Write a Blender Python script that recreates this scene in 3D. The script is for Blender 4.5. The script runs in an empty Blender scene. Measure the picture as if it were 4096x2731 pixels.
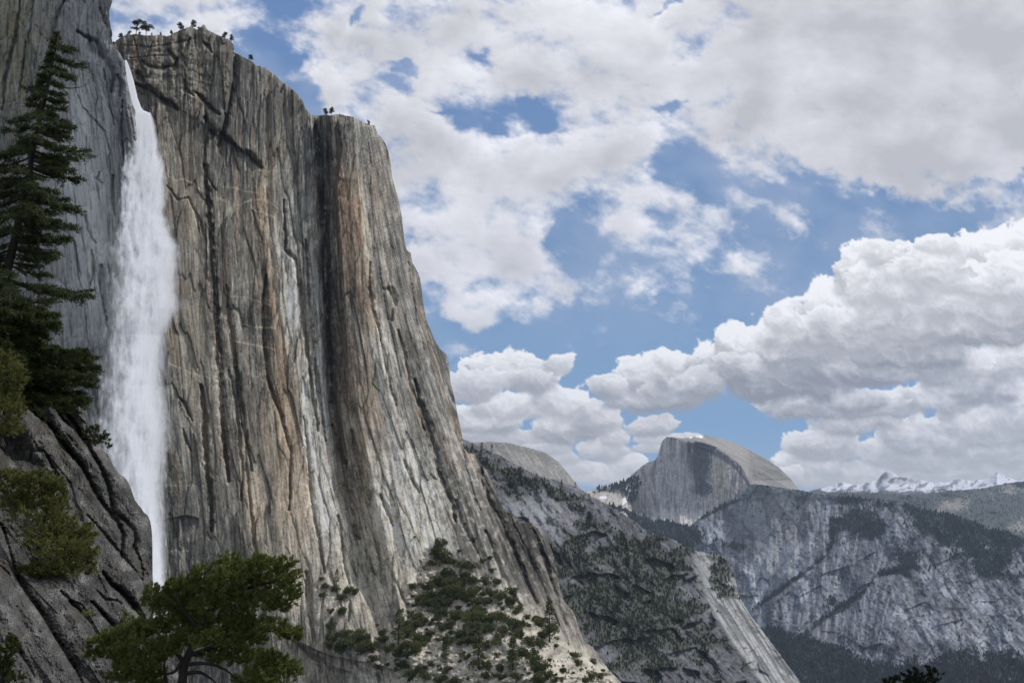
import bpy, math, random
import numpy as np
from mathutils import Vector, Euler

random.seed(7)
SC = bpy.context.scene
COL = SC.collection
PI = math.pi

# ------------------------------------------------------------------ camera
F = 924.0                     # focal length in pixels of the 1024-wide frame
PITCH = math.radians(11.7)
cam_d = bpy.data.cameras.new('camera')
cam_d.sensor_width = 36.0
cam_d.lens = 36.0 * F / 1024.0
cam_d.clip_start = 0.5
cam_d.clip_end = 120000
cam = bpy.data.objects.new('camera', cam_d)
COL.objects.link(cam)
cam.location = (0, 0, 0)
cam.rotation_euler = (PI / 2 + PITCH, 0, 0)
SC.camera = cam

# ------------------------------------------------------------------ sun, exposure, render settings
SUN_EL, SUN_AZ = math.radians(50), math.radians(72)      # azimuth clockwise from the view direction (+Y)
sl = bpy.data.lights.new('sun', 'SUN')
sl.energy = 3.2
sl.angle = math.radians(2.5)
sl.color = (1.0, 0.95, 0.88)
sun = bpy.data.objects.new('sun', sl)
COL.objects.link(sun)
SUN_DIR = Vector((math.sin(SUN_AZ) * math.cos(SUN_EL), math.cos(SUN_AZ) * math.cos(SUN_EL), math.sin(SUN_EL)))
sun.rotation_euler = SUN_DIR.to_track_quat('Z', 'Y').to_euler()
SC.view_settings.view_transform = 'Standard'
SC.view_settings.look = 'None'
SC.view_settings.exposure = 0.0
SC.view_settings.gamma = 1.0
SC.cycles.max_bounces = 5
SC.cycles.diffuse_bounces = 2
SC.cycles.glossy_bounces = 1
SC.cycles.transmission_bounces = 2
SC.cycles.volume_bounces = 0
SC.cycles.transparent_max_bounces = 40
SC.cycles.use_adaptive_sampling = True
SC.cycles.adaptive_threshold = 0.008
SC.cycles.use_denoising = True

# ------------------------------------------------------------------ world: Nishita sky with broken cumulus
def N(nt, kind, **kw):
    n = nt.nodes.new(kind)
    for k, v in kw.items():
        setattr(n, k, v)
    return n

def pix_uv(px, py):
    """pixel -> (x/y, z/y) of the viewing direction in world space"""
    a, b = (px - 512.0) / F, -(py - 341.0) / F
    y = math.cos(PITCH) - b * math.sin(PITCH)
    z = math.sin(PITCH) + b * math.cos(PITCH)
    return a / y, z / y

def build_world():
    w = bpy.data.worlds.new('World'); SC.world = w; w.use_nodes = True
    nt = w.node_tree; nt.nodes.clear(); L = nt.links.new
    out = N(nt, 'ShaderNodeOutputWorld')
    sky = N(nt, 'ShaderNodeTexSky', sky_type='NISHITA', sun_disc=False, sun_elevation=SUN_EL, sun_rotation=SUN_AZ)
    sky.altitude = 1800; sky.air_density = 1.0; sky.dust_density = 0.25; sky.ozone_density = 2.2
    tc = N(nt, 'ShaderNodeTexCoord')
    mp = N(nt, 'ShaderNodeMapping'); mp.inputs['Scale'].default_value = (1, 1, 2.2); L(tc.outputs['Generated'], mp.inputs[0])
    n1 = N(nt, 'ShaderNodeTexNoise'); n1.inputs['Scale'].default_value = 3.0; n1.inputs['Detail'].default_value = 3.0
    L(mp.outputs[0], n1.inputs['Vector'])
    mk = N(nt, 'ShaderNodeMapRange', interpolation_type='SMOOTHSTEP'); L(n1.outputs['Fac'], mk.inputs['Value'])
    mk.inputs['From Min'].default_value = 0.40; mk.inputs['From Max'].default_value = 0.56
    sp = N(nt, 'ShaderNodeSeparateXYZ'); L(tc.outputs['Generated'], sp.inputs[0])
    hz = N(nt, 'ShaderNodeMapRange'); L(sp.outputs['Z'], hz.inputs['Value'])
    hz.inputs['From Min'].default_value = -0.02; hz.inputs['From Max'].default_value = 0.01
    mm = N(nt, 'ShaderNodeMath', operation='MULTIPLY'); L(mk.outputs[0], mm.inputs[0]); L(hz.outputs[0], mm.inputs[1])
    bg1 = N(nt, 'ShaderNodeBackground'); bg1.inputs['Strength'].default_value = 0.105
    L(sky.outputs[0], bg1.inputs['Color'])
    bg2 = N(nt, 'ShaderNodeBackground'); bg2.inputs['Strength'].default_value = 1.0; bg2.inputs['Color'].default_value = (.72, .735, .77, 1)
    mix = N(nt, 'ShaderNodeMixShader'); L(mm.outputs[0], mix.inputs[0]); L(bg1.outputs[0], mix.inputs[1]); L(bg2.outputs[0], mix.inputs[2])
    L(mix.outputs[0], out.inputs['Surface'])
build_world()

# ------------------------------------------------------------------ numpy noise
def _hash(ix, iy, seed):
    h = (ix.astype(np.int64) * 374761393 + iy.astype(np.int64) * 668265263 + seed * 974634777) & 0xffffffff
    h = ((h ^ (h >> 13)) * 1274126177) & 0xffffffff
    h = ((h ^ (h >> 16)) * 2246822519) & 0xffffffff
    return (h ^ (h >> 15)) & 0xffffffff

def hrand(ix, iy, seed):
    return _hash(ix, iy, seed) / 4294967295.0

def perlin(x, y, seed=0):
    x = np.asarray(x, float); y = np.asarray(y, float)
    ix, iy = np.floor(x), np.floor(y)
    fx, fy = x - ix, y - iy
    u, v = fx * fx * fx * (fx * (fx * 6 - 15) + 10), fy * fy * fy * (fy * (fy * 6 - 15) + 10)
    def g(dx, dy):
        a = _hash(ix + dx, iy + dy, seed) * (2 * PI / 4294967296.0)
        return np.cos(a) * (fx - dx) + np.sin(a) * (fy - dy)
    a, b, c, d = g(0, 0), g(1, 0), g(0, 1), g(1, 1)
    return ((a * (1 - u) + b * u) * (1 - v) + (c * (1 - u) + d * u) * v) * 1.5

def fbm(x, y, octv=4, seed=0, rough=.5):
    s, a, t = 0, 1.0, 0
    for i in range(octv):
        s = s + a * perlin(x * 2 ** i + 17.3 * i, y * 2 ** i - 9.1 * i, seed + i); t += a; a *= rough
    return s / t * 1.4

def ridged(x, y, octv=4, seed=0):
    s, a, t = 0, 1.0, 0
    for i in range(octv):
        s = s + a * (1 - 2 * np.abs(perlin(x * 2 ** i + 5.7 * i, y * 2 ** i + 3.3 * i, seed + i))); t += a; a *= .5
    return s / t

def cells(x, y, seed=0):
    """jittered cell noise: id-random of the nearest cell, and distance to the border (approx.)"""
    ix, iy = np.floor(x), np.floor(y)
    best = np.full(np.shape(x), 9.0); sec = best.copy(); val = np.zeros(np.shape(x)); gx = val.copy(); gy = val.copy()
    for dx in (-1, 0, 1):
        for dy in (-1, 0, 1):
            cx, cy = ix + dx, iy + dy
            jx, jy = cx + hrand(cx, cy, seed), cy + hrand(cx, cy, seed + 1)
            d = np.hypot(jx - x, jy - y)
            m = d < best
            sec = np.where(m, best, np.minimum(sec, d))
            val = np.where(m, hrand(cx, cy, seed + 2), val)
            gx = np.where(m, x - jx, gx); gy = np.where(m, y - jy, gy)
            best = np.where(m, d, best)
    return val, sec - best, gx, gy

def smooth(a, b, x):
    t = np.clip((x - a) / (b - a), 0, 1); return t * t * (3 - 2 * t)

def poly_dist(X, Y, pts):
    """distance to a polyline, signed side (+ = right of travel), and progress 0..1"""
    best = np.full(X.shape, 1e9); side = np.zeros(X.shape); prog = np.zeros(X.shape)
    seg = [math.hypot(pts[i + 1][0] - pts[i][0], pts[i + 1][1] - pts[i][1]) for i in range(len(pts) - 1)]
    tot = sum(seg); run = 0
    for i in range(len(pts) - 1):
        (x0, y0), (x1, y1) = pts[i], pts[i + 1]
        dx, dy = x1 - x0, y1 - y0
        t = np.clip(((X - x0) * dx + (Y - y0) * dy) / (seg[i] ** 2 + 1e-9), 0, 1)
        d = np.hypot(X - x0 - t * dx, Y - y0 - t * dy)
        m = d < best
        best = np.where(m, d, best)
        side = np.where(m, np.sign(dx * (Y - y0) - dy * (X - x0)), side)
        prog = np.where(m, (run + t * seg[i]) / tot, prog)
        run += seg[i]
    return best, side, prog

def P(px, py, Y):
    """the point at forward distance Y that the camera sees at pixel (px, py); arrays allowed"""
    a, b = (px - 512.0) / F, -(py - 341.0) / F
    yy = math.cos(PITCH) - b * math.sin(PITCH)
    zz = math.sin(PITCH) + b * math.cos(PITCH)
    return np.stack([a / yy * Y, Y + 0 * a, zz / yy * Y], -1)

# ------------------------------------------------------------------ mesh helpers
def tag(o, label=None, cat=None, group=None, kind=None):
    if label: o['label'] = label
    if cat: o['category'] = cat
    if group: o['group'] = group
    if kind: o['kind'] = kind
    return o

def np_mesh(name, V, Fc, mat, colors=None, flow=None, smooth_=True, mat_idx=None):
    """V (n,3), Fc (m,3|4)"""
    me = bpy.data.meshes.new(name)
    V = np.asarray(V, np.float32); Fc = np.asarray(Fc, np.int32); k = Fc.shape[1]
    me.vertices.add(len(V)); me.vertices.foreach_set('co', V.ravel())
    me.loops.add(Fc.size); me.loops.foreach_set('vertex_index', Fc.ravel())
    me.polygons.add(len(Fc))
    me.polygons.foreach_set('loop_start', np.arange(0, Fc.size, k, dtype=np.int32))
    me.polygons.foreach_set('loop_total', np.full(len(Fc), k, np.int32))
    me.polygons.foreach_set('use_smooth', np.full(len(Fc), smooth_, bool))
    mats = mat if isinstance(mat, (list, tuple)) else [mat]
    for m in mats: me.materials.append(m)
    if mat_idx is not None: me.polygons.foreach_set('material_index', np.asarray(mat_idx, np.int32))
    if colors is not None:
        at = me.attributes.new('col', 'FLOAT_COLOR', 'POINT')
        c = np.ones((len(V), 4), np.float32); c[:, :3] = colors
        at.data.foreach_set('color', c.ravel())
    if flow is not None:
        at = me.attributes.new('flow', 'FLOAT_VECTOR', 'POINT')
        f = np.zeros((len(V), 3), np.float32); f[:, :2] = flow
        at.data.foreach_set('vector', f.ravel())
    me.update(calc_edges=True); me.validate()
    return me

def link(name, me, parent=None):
    o = bpy.data.objects.new(name, me); COL.objects.link(o)
    if parent: o.parent = parent
    return o

def empty(name, loc=(0, 0, 0), rz=0):
    o = bpy.data.objects.new(name, None); COL.objects.link(o); o.location = loc; o.rotation_euler = (0, 0, rz)
    o.empty_display_size = 0.5
    return o

# ------------------------------------------------------------------ materials
def mat_rock(name, bump=0.4, fine=0.25, scale=(1.0, .12), dist=1.0, speck=0.0, stretch=1.0, world_bump=None):
    m = bpy.data.materials.new(name); m.use_nodes = True
    nt = m.node_tree; nt.nodes.clear(); L = nt.links.new
    out = N(nt, 'ShaderNodeOutputMaterial'); b = N(nt, 'ShaderNodeBsdfPrincipled')
    b.inputs['Roughness'].default_value = 0.88
    b.inputs['Specular IOR Level'].default_value = 0.2
    L(b.outputs[0], out.inputs[0])
    a = N(nt, 'ShaderNodeAttribute', attribute_name='col')
    f = N(nt, 'ShaderNodeAttribute', attribute_name='flow')
    mp = N(nt, 'ShaderNodeMapping'); mp.inputs['Scale'].default_value = (scale[0], scale[1], 1); L(f.outputs['Vector'], mp.inputs[0])
    n1 = N(nt, 'ShaderNodeTexNoise'); n1.inputs['Scale'].default_value = 1.0; n1.inputs['Detail'].default_value = 5; n1.inputs['Roughness'].default_value = .65
    L(mp.outputs[0], n1.inputs['Vector'])
    mr = N(nt, 'ShaderNodeMapRange'); L(n1.outputs['Fac'], mr.inputs['Value'])
    mr.inputs['From Min'].default_value = .25; mr.inputs['From Max'].default_value = .75
    mr.inputs['To Min'].default_value = 1 - fine; mr.inputs['To Max'].default_value = 1 + fine
    vm = N(nt, 'ShaderNodeVectorMath', operation='SCALE'); L(a.outputs['Color'], vm.inputs[0]); L(mr.outputs[0], vm.inputs['Scale'])
    csock = vm.outputs[0]
    if speck:
        n3 = N(nt, 'ShaderNodeTexNoise'); n3.inputs['Scale'].default_value = 1.1; n3.inputs['Detail'].default_value = 3; n3.inputs['Roughness'].default_value = .7
        L(f.outputs['Vector'], n3.inputs['Vector'])
        n4 = N(nt, 'ShaderNodeTexNoise'); n4.inputs['Scale'].default_value = .07; n4.inputs['Detail'].default_value = 3
        L(f.outputs['Vector'], n4.inputs['Vector'])
        ad = N(nt, 'ShaderNodeMath', operation='MULTIPLY_ADD'); L(n4.outputs['Fac'], ad.inputs[0]); ad.inputs[1].default_value = .6; L(n3.outputs['Fac'], ad.inputs[2])
        mq = N(nt, 'ShaderNodeMapRange'); L(ad.outputs[0], mq.inputs['Value']); mq.inputs['From Min'].default_value = .88; mq.inputs['From Max'].default_value = .93
        mq.inputs['To Max'].default_value = speck
        mc = N(nt, 'ShaderNodeMix', data_type='RGBA'); L(mq.outputs[0], mc.inputs['Factor']); L(csock, mc.inputs['A']); mc.inputs['B'].default_value = (.34, .34, .33, 1)
        csock = mc.outputs['Result']
    L(csock, b.inputs['Base Color'])
    bp = N(nt, 'ShaderNodeBump'); bp.inputs['Strength'].default_value = bump; bp.inputs['Distance'].default_value = dist
    n2 = N(nt, 'ShaderNodeTexNoise'); n2.inputs['Scale'].default_value = .55; n2.inputs['Detail'].default_value = 6; n2.inputs['Roughness'].default_value = .7
    mp2 = N(nt, 'ShaderNodeMapping'); mp2.inputs['Scale'].default_value = (1, stretch, 1); L(f.outputs['Vector'], mp2.inputs[0])
    L(mp2.outputs[0], n2.inputs['Vector']); L(n2.outputs['Fac'], bp.inputs['Height']); L(bp.outputs[0], b.inputs['Normal'])
    return m

def mat_leaf(name, c1, c2, rough=.75, trans=.25):
    m = bpy.data.materials.new(name); m.use_nodes = True
    nt = m.node_tree; nt.nodes.clear(); L = nt.links.new
    out = N(nt, 'ShaderNodeOutputMaterial')
    oi = N(nt, 'ShaderNodeObjectInfo'); gm = N(nt, 'ShaderNodeNewGeometry')
    ad = N(nt, 'ShaderNodeMath', operation='ADD'); L(oi.outputs['Random'], ad.inputs[0]); L(gm.outputs['Random Per Island'], ad.inputs[1])
    hf = N(nt, 'ShaderNodeMath', operation='MULTIPLY'); L(ad.outputs[0], hf.inputs[0]); hf.inputs[1].default_value = .5
    mc = N(nt, 'ShaderNodeMix', data_type='RGBA'); L(hf.outputs[0], mc.inputs['Factor']); mc.inputs['A'].default_value = (*c1, 1); mc.inputs['B'].default_value = (*c2, 1)
    d = N(nt, 'ShaderNodeBsdfPrincipled'); d.inputs['Roughness'].default_value = rough; d.inputs['Specular IOR Level'].default_value = .15
    t = N(nt, 'ShaderNodeBsdfTranslucent')
    L(mc.outputs['Result'], d.inputs['Base Color']); L(mc.outputs['Result'], t.inputs['Color'])
    mx = N(nt, 'ShaderNodeMixShader'); mx.inputs[0].default_value = trans
    L(d.outputs[0], mx.inputs[1]); L(t.outputs[0], mx.inputs[2]); L(mx.outputs[0], out.inputs[0])
    return m

def mat_bark(name, c):
    m = bpy.data.materials.new(name); m.use_nodes = True
    nt = m.node_tree; b = nt.nodes['Principled BSDF']; b.inputs['Roughness'].default_value = .9
    tc = N(nt, 'ShaderNodeTexCoord'); n = N(nt, 'ShaderNodeTexNoise'); n.inputs['Scale'].default_value = 6
    nt.links.new(tc.outputs['Object'], n.inputs['Vector'])
    mc = N(nt, 'ShaderNodeMix', data_type='RGBA'); nt.links.new(n.outputs['Fac'], mc.inputs['Factor'])
    mc.inputs['A'].default_value = (c[0] * .6, c[1] * .6, c[2] * .6, 1); mc.inputs['B'].default_value = (c[0] * 1.4, c[1] * 1.4, c[2] * 1.4, 1)
    nt.links.new(mc.outputs['Result'], b.inputs['Base Color'])
    return m

# ------------------------------------------------------------------ relief terrain
class Terrain: pass
TERR = {}

def relief(name, x0, x1, y0, y1, step, sky_pts, depth_fn, color_fn, mat, flow_fn=None, sky_rough=.5, back=3.0, emax=40, disp_fn=None, stepy=None, seed=1, smooth_=True):
    xs = np.arange(x0, x1 + step, step); ys = np.arange(y0, y1 + (stepy or step), stepy or step)
    sx = np.array([p[0] for p in sky_pts], float); sy = np.array([p[1] for p in sky_pts], float)
    def sky(x):
        return np.interp(x, sx, sy) + sky_rough * fbm(x * .35, x * 0 + 3.3, 4, seed + 50, .6)
    X, Yp = np.meshgrid(xs, ys)
    S = sky(X)
    E = np.maximum(S - Yp, 0)
    PYc = np.maximum(Yp, S)
    D, aux = depth_fn(X, PYc)
    # bend the rim backwards so that the skyline is a rounded edge
    rim = np.clip(PYc - S, 0, 12)
    scale = D / F
    D = D + scale * 0.35 * (6 - np.clip(rim, 0, 6)) ** 2 / 6
    Ee = np.minimum(E, emax)
    D2 = D + scale * Ee * back
    V = P(X, PYc + Ee * .25, D2)
    n, m = X.shape
    idx = np.arange(n * m).reshape(n, m)
    q = np.stack([idx[:-1, :-1], idx[1:, :-1], idx[1:, 1:], idx[:-1, 1:]], -1).reshape(-1, 4)
    keep = (E[:-1, :-1] < emax) | (E[1:, 1:] < emax) | (E[1:, :-1] < emax)
    q = q[keep.ravel()]
    used = np.zeros(n * m, bool); used[q.ravel()] = True
    remap = np.cumsum(used) - 1
    q = remap[q]
    C = color_fn(X, PYc, aux, E)
    FL = flow_fn(X, Yp, aux) if flow_fn else np.stack([X, Yp], -1)
    me = np_mesh(name, V.reshape(-1, 3)[used], q, mat, C.reshape(-1, 3)[used], FL.reshape(-1, 2)[used], smooth_=smooth_)
    o = link(name, me)
    t = Terrain(); t.xs, t.ys, t.D, t.sky, t.X, t.Y, t.C, t.V = xs, ys, D2, sky, X, PYc, C, V; t.x0, t.y0, t.step, t.stepy = x0, y0, step, (stepy or step); t.o = o
    TERR[name] = t
    return o

def surf(t, px, py):
    """point on a terrain under pixel (px, py) and its forward distance"""
    i = np.clip(((np.asarray(py) - t.y0) / t.stepy).astype(int), 0, len(t.ys) - 1)
    j = np.clip(((np.asarray(px) - t.x0) / t.step).astype(int), 0, len(t.xs) - 1)
    d = t.D[i, j]
    return P(np.asarray(px, float), np.maximum(py, t.sky(np.asarray(px, float))), d), d

def mixc(C, col, w):
    w = np.clip(w, 0, 1)[..., None]
    return C * (1 - w) + np.array(col, float) * w

def blob(X, Y, cx, cy, rx, ry, rot=0):
    a = math.radians(rot); c, s = math.cos(a), math.sin(a)
    u = ((X - cx) * c + (Y - cy) * s) / rx; v = (-(X - cx) * s + (Y - cy) * c) / ry
    return np.exp(-(u * u + v * v))

# ================================================================== SKY WITH BROKEN CUMULUS
#@SKY
# soft upper cloud masses in the units of a 2352-wide frame: x, y, radii, tilt, amount
CLOUDS = [
    (390, 20, 140, 80, 0, 1.0), (480, 60, 50, 50, 0, .4), (570, 108, 30, 14, 10, .45), (650, 75, 40, 22, 0, .42), (620, 130, 40, 10, 30, .25),
    (760, 150, 60, 90, 10, .9), (850, 100, 120, 90, 0, .8), (770, 215, 70, 40, 20, .8), (1000, 60, 180, 80, 0, .8), (920, 265, 100, 50, 5, .6), (1000, 200, 90, 50, 0, .5), (1200, 60, 200, 90, 0, .9),
    (1130, 180, 90, 50, 10, .5), (1380, 170, 140, 110, 20, 1.0), (1330, 330, 150, 50, -5, .7), (1600, 120, 240, 110, 10, 1.2), (1900, 130, 270, 150, 10, 2.0), (2220, 170, 230, 200, 0, 2.4), (2050, 40, 300, 80, 0, .8),
    (2060, 340, 120, 80, 25, .9), (2000, 260, 150, 90, 20, .9), (1700, 230, 160, 65, 20, .7), (2320, 330, 70, 60, 0, .8), (2150, 400, 50, 45, 0, .4),
    (960, 330, 110, 50, 10, .7), (950, 440, 70, 100, 0, .8), (1150, 400, 170, 80, 5, 1.0), (1040, 480, 110, 60, 0, .6), (1420, 340, 120, 40, -15, .8), (1130, 520, 120, 40, 0, .6), (1280, 420, 110, 50, -15, .7),
    (1040, 630, 110, 60, 10, .95), (1200, 640, 110, 60, 5, .85), (1080, 725, 55, 45, 40, .8), (1300, 690, 36, 40, -30, .5), (1180, 565, 100, 30, 0, .4), (1170, 700, 60, 40, 0, .5),
    (1480, 440, 70, 50, -20, .42), (1500, 540, 100, 45, 10, .52), (1420, 580, 40, 40, 0, .3), (1630, 520, 90, 36, 20, .45), (1790, 497, 80, 26, 25, .62), (1840, 530, 40, 26, 40, .5), (1700, 598, 60, 22, 0, .62), (1478, 662, 48, 34, 0, .85), (1720, 450, 70, 20, 30, .4), (1600, 460, 80, 26, 20, .35), (2250, 455, 70, 18, 10, .35), (1690, 320, 80, 26, 10, .42), (1560, 420, 90, 24, -10, .3), (1580, 655, 20, 30, -30, .3), (1850, 430, 20, 40, -20, .3), (1700, 545, 60, 16, 20, .3), (1935, 500, 50, 14, 0, .2), (2080, 300, 200, 60, 10, .5),
    (640, 190, 75, 130, -14, -1.0), (930, 158, 46, 20, 5, -1.25), (905, 208, 44, 15, 25, -.75), (1222, 238, 38, 16, 50, -1.0), (1165, 296, 30, 14, 0, -.8), (1265, 282, 26, 9, 10, -.6), (1100, 122, 30, 13, 25, -1.0), (848, 48, 18, 24, 20, -1.0), (1545, 250, 44, 13, 0, -.9), (1260, 285, 30, 12, 0, -.6), (1310, 350, 12, 14, 0, -.6),
    (1530, 22, 42, 16, -20, -1.4), (1020, 268, 40, 8, 8, -.5), (1290, 530, 64, 32, -25, -1.0), (1640, 395, 200, 32, 18, -.6), (1980, 480, 200, 45, -4, -.8), (2300, 430, 70, 20, -10, -.6), (1700, 300, 40, 12, 10, -.6), (1920, 310, 36, 14, 20, -.5),
    (1180, 795, 110, 26, 12, -1.0), (1400, 780, 160, 45, -12, -1.2), (1560, 700, 90, 50, -20, -.9), (930, 570, 40, 12, -10, -.8), (1750, 670, 80, 30, -10, -.5), (2220, 490, 130, 16, -8, -.7), (1850, 620, 60, 40, -20, -.5), (1330, 620, 20, 30, 0, -.4),
]
# crisp cumulus of the lower bank, far ones first: x, y, radii, brightness of crest, darkness of base
PUFFS = [
    (2230, 1085, 190, 34, .60, .50), (1960, 1092, 150, 32, .60, .50), (2080, 1040, 120, 42, .66, .45), (2310, 1030, 110, 46, .70, .46), (1850, 1060, 85, 36, .86, .5), (1900, 1020, 80, 40, .66, .42), (1380, 1088, 70, 26, .78, .55), (1330, 1075, 34, 18, .7, .55), (1440, 1070, 46, 26, .74, .5),
    (1180, 1060, 110, 16, .56, .52), (1290, 1050, 40, 16, .6, .52), (1740, 1075, 40, 16, .6, .5), (1800, 1090, 50, 20, .72, .5), (1840, 1020, 50, 30, .74, .42), (1520, 1025, 60, 12, .58, .52),
    (1385, 1030, 48, 32, .66, .46), (1410, 1000, 34, 26, .7, .5), (1560, 1008, 60, 14, .6, .52), (1495, 1006, 40, 12, .6, .55), (2130, 1000, 110, 42, .72, .4), (1960, 965, 90, 40, .74, .40), (2280, 975, 120, 50, .74, .42), (2350, 930, 60, 60, .84, .5),
    (1180, 1005, 140, 20, .58, .50), (1080, 1000, 60, 24, .62, .48), (1250, 1030, 60, 14, .54, .5), (1490, 975, 60, 24, .66, .42), (1110, 965, 90, 34, .82, .40), (1300, 975, 80, 40, .74, .38), (1370, 950, 60, 36, .68, .40), (1190, 935, 90, 34, .84, .5), (1290, 920, 60, 36, .9, .5),
    (1060, 890, 60, 30, .66, .46), (1150, 852, 85, 42, .80, .42), (1090, 880, 70, 38, .7, .44), (1230, 868, 60, 38, .74, .44), (1280, 838, 36, 26, .78, .5), (1200, 880, 60, 26, .66, .42),
    (2130, 915, 110, 36, .78, .42), (2020, 925, 70, 36, .80, .42), (2250, 880, 110, 44, .80, .38), (2340, 830, 90, 46, .84, .45), (2180, 840, 90, 40, .74, .40), (1860, 935, 110, 28, .62, .34), (1960, 915, 90, 26, .62, .33),
    (1450, 905, 60, 34, .74, .36), (1470, 858, 60, 42, .82, .42), (1400, 885, 40, 26, .74, .40), (1540, 905, 60, 34, .66, .34), (1560, 850, 64, 52, .84, .40), (1630, 830, 60, 56, .88, .38), (1610, 885, 60, 36, .64, .34),
    (1730, 868, 80, 46, .62, .27), (1830, 872, 120, 44, .58, .25), (1960, 850, 130, 40, .56, .27), (2080, 800, 130, 44, .58, .28), (2220, 760, 130, 44, .60, .30), (2340, 720, 90, 44, .62, .34),
    (1690, 790, 50, 50, .90, .42), (1750, 800, 76, 62, .90, .36), (1700, 845, 60, 40, .66, .30), (1850, 790, 100, 64, .84, .36), (1810, 730, 50, 40, .88, .5), (1900, 705, 64, 56, .90, .44), (1950, 760, 110, 60, .76, .38), (2090, 730, 130, 60, .78, .38), (2240, 690, 130, 62, .80, .42),
    (1990, 620, 70, 66, .80, .46), (2060, 650, 100, 66, .90, .48), (2050, 580, 60, 36, .74, .5), (2170, 610, 110, 66, .88, .5), (2290, 580, 100, 54, .93, .55), (2370, 560, 60, 52, .95, .6), (2330, 640, 100, 60, .84, .48), (2150, 555, 50, 24, .84, .6),
]
def sky_color(PX, PY):
    k = 2352 / 1024.0
    X, Y = PX * k, PY * k
    wx = 46 * fbm(X / 190, Y / 150, 4, 901, .55) + 24 * fbm(X / 60, Y / 50, 4, 903, .6)
    wy = 38 * fbm(X / 190, Y / 150, 4, 902, .55) + 20 * fbm(X / 60, Y / 50, 4, 904, .6)
    Xw, Yw = X + wx, Y + wy
    M = np.full(X.shape, -.38)
    for cx, cy, rx, ry, rot, a in CLOUDS:
        M = M + a * blob(Xw, Yw, cx, cy, rx * 1.1, ry * 1.1, rot)
    out = np.clip(smooth(1.02, 1.25, np.abs(X - 1176) / 1176) + smooth(-30, -260, Y), 0, 1)
    M = M + out * (.35 + .8 * fbm(X / 400, Y / 260, 3, 950))
    M = .52 * np.tanh(M / .52) + .32 * smooth(1550, 2000, X) * smooth(.2, .8, M)
    d1 = fbm(X / 150, Y / 105, 7, 911, .60)
    def bilf(x, y):
        b_ = 0; a = 1.0
        for i, f in enumerate((64, 33, 17, 9)):
            b_ = b_ + a * (.5 - 1.6 * np.abs(perlin(x / f + 3.7 * i, y / (f * .8), 921 + i))); a *= .58
        return b_
    bil = bilf(X + .4 * wx, Y + .4 * wy)
    bil2 = bilf(X + .4 * wx + 2.5, Y + .4 * wy - 6)
    wisp = fbm((X * .8 + Y * .5) / 120, (Y * .8 - X * .4) / 50, 6, 931, .62)
    T = M + .82 * d1 + .34 * wisp + .05 * bil
    alpha = smooth(-.34, .50, T) * smooth(1240, 900, Y) * np.clip(smooth(860, 760, Y) + smooth(1200, 1000, X), 0, 1)
    Tm = np.clip(T, 0, 1.0)
    acc = np.zeros(T.shape); n_ = 0
    px = PX[0, 1] - PX[0, 0]; py = PY[1, 0] - PY[0, 0]
    for s_ in (3, 6, 10, 16, 24):
        sx, sy = int(round(s_ * .5 / px)), int(round(s_ * .86 / py))
        sh = np.zeros_like(Tm); sh[sy:, :Tm.shape[1] - sx or None] = Tm[:-sy, sx:]; sh[:sy] = Tm[:1]
        acc += sh; n_ += 1
    acc /= n_
    lit = np.exp(-1.6 * acc)
    soft = fbm(X / 200, Y / 130, 5, 941)
    big = fbm(X / 420, Y / 260, 3, 943)
    bri = .625 + .28 * (lit - .45) + .17 * soft + .07 * big + .018 * (bil - bil2) - .06 * smooth(1500, 2100, X) + .03 * d1
    bri = np.clip(bri, .46, .84)
    C = bri[..., None] * np.array((.985, .985, 1.045))
    t = np.clip(Y / 1100, -.3, 1.1)[..., None]
    top, mid, bot = np.array((.098, .190, .40)), np.array((.120, .225, .415)), np.array((.165, .335, .57))
    B = np.where(t < .5, top * (1 - np.clip(t, 0, 1) * 2) + mid * np.clip(t, 0, 1) * 2, mid * (2 - 2 * t) + bot * (2 * t - 1))
    veil = np.clip(.22 + .42 * fbm(X / 260, Y / 200, 4, 961) + .16 * wisp, 0, .5)[..., None] * smooth(900, 600, Y)[..., None]
    B = B * (1 - veil) + np.array((.36, .42, .56)) * veil
    A = alpha[..., None]
    R = B * (1 - A) + C * A
    # the cumulus bank, painted far to near
    dd = fbm(X / 70, Y / 55, 5, 971, .55)
    rel = np.clip(bil - bil2, -.6, .6)
    for i, (cx, cy, rx, ry, hi, lo) in enumerate(PUFFS):
        rx, ry = rx * 1.18, ry * 1.18
        x0, x1, y0, y1 = [(cx - 2.6 * rx) / k, (cx + 2.6 * rx) / k, (cy - 2.6 * ry) / k, (cy + 2.6 * ry) / k]
        xs, ys = PX[0], PY[:, 0]
        j0, j1 = np.searchsorted(xs, x0), np.searchsorted(xs, x1); i0, i1 = np.searchsorted(ys, y0), np.searchsorted(ys, y1)
        if j1 <= j0 or i1 <= i0: continue
        sl = (slice(i0, i1), slice(j0, j1))
        hi, lo = hi + .04, lo - .07 * smooth(700, 850, cy)
        sc = min(1.0, ry / 45)
        u, v = (X[sl] + .45 * sc * wx[sl] - cx) / rx, (Y[sl] + .45 * sc * wy[sl] - cy) / ry
        r = np.exp(-(np.abs(u) ** 2.3 + np.abs(v) ** 2.3))
        flat = smooth(1.0, .35, v)
        T = r - .46 + .17 * bil[sl] * (1 - .5 * smooth(.0, .8, v)) + .22 * dd[sl]
        edge = .05 + .16 * smooth(-.2, .8, v)
        a = smooth(-edge, edge, T)
        body = smooth(-.75, .75, v + .35 * dd[sl] - .12 * u - .25 * bil[sl])
        b = hi * (1 - body) + lo * body + .14 * rel[sl] * (1 - .6 * body)
        b = b + .10 * smooth(.25, .0, T) * (1 - body)
        b = np.clip(b, .22, .90)[..., None]
        cc = b * np.array((1.0, .99, .985)) * (1 - .0) + np.array((-.004, .0, .022)) 
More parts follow.
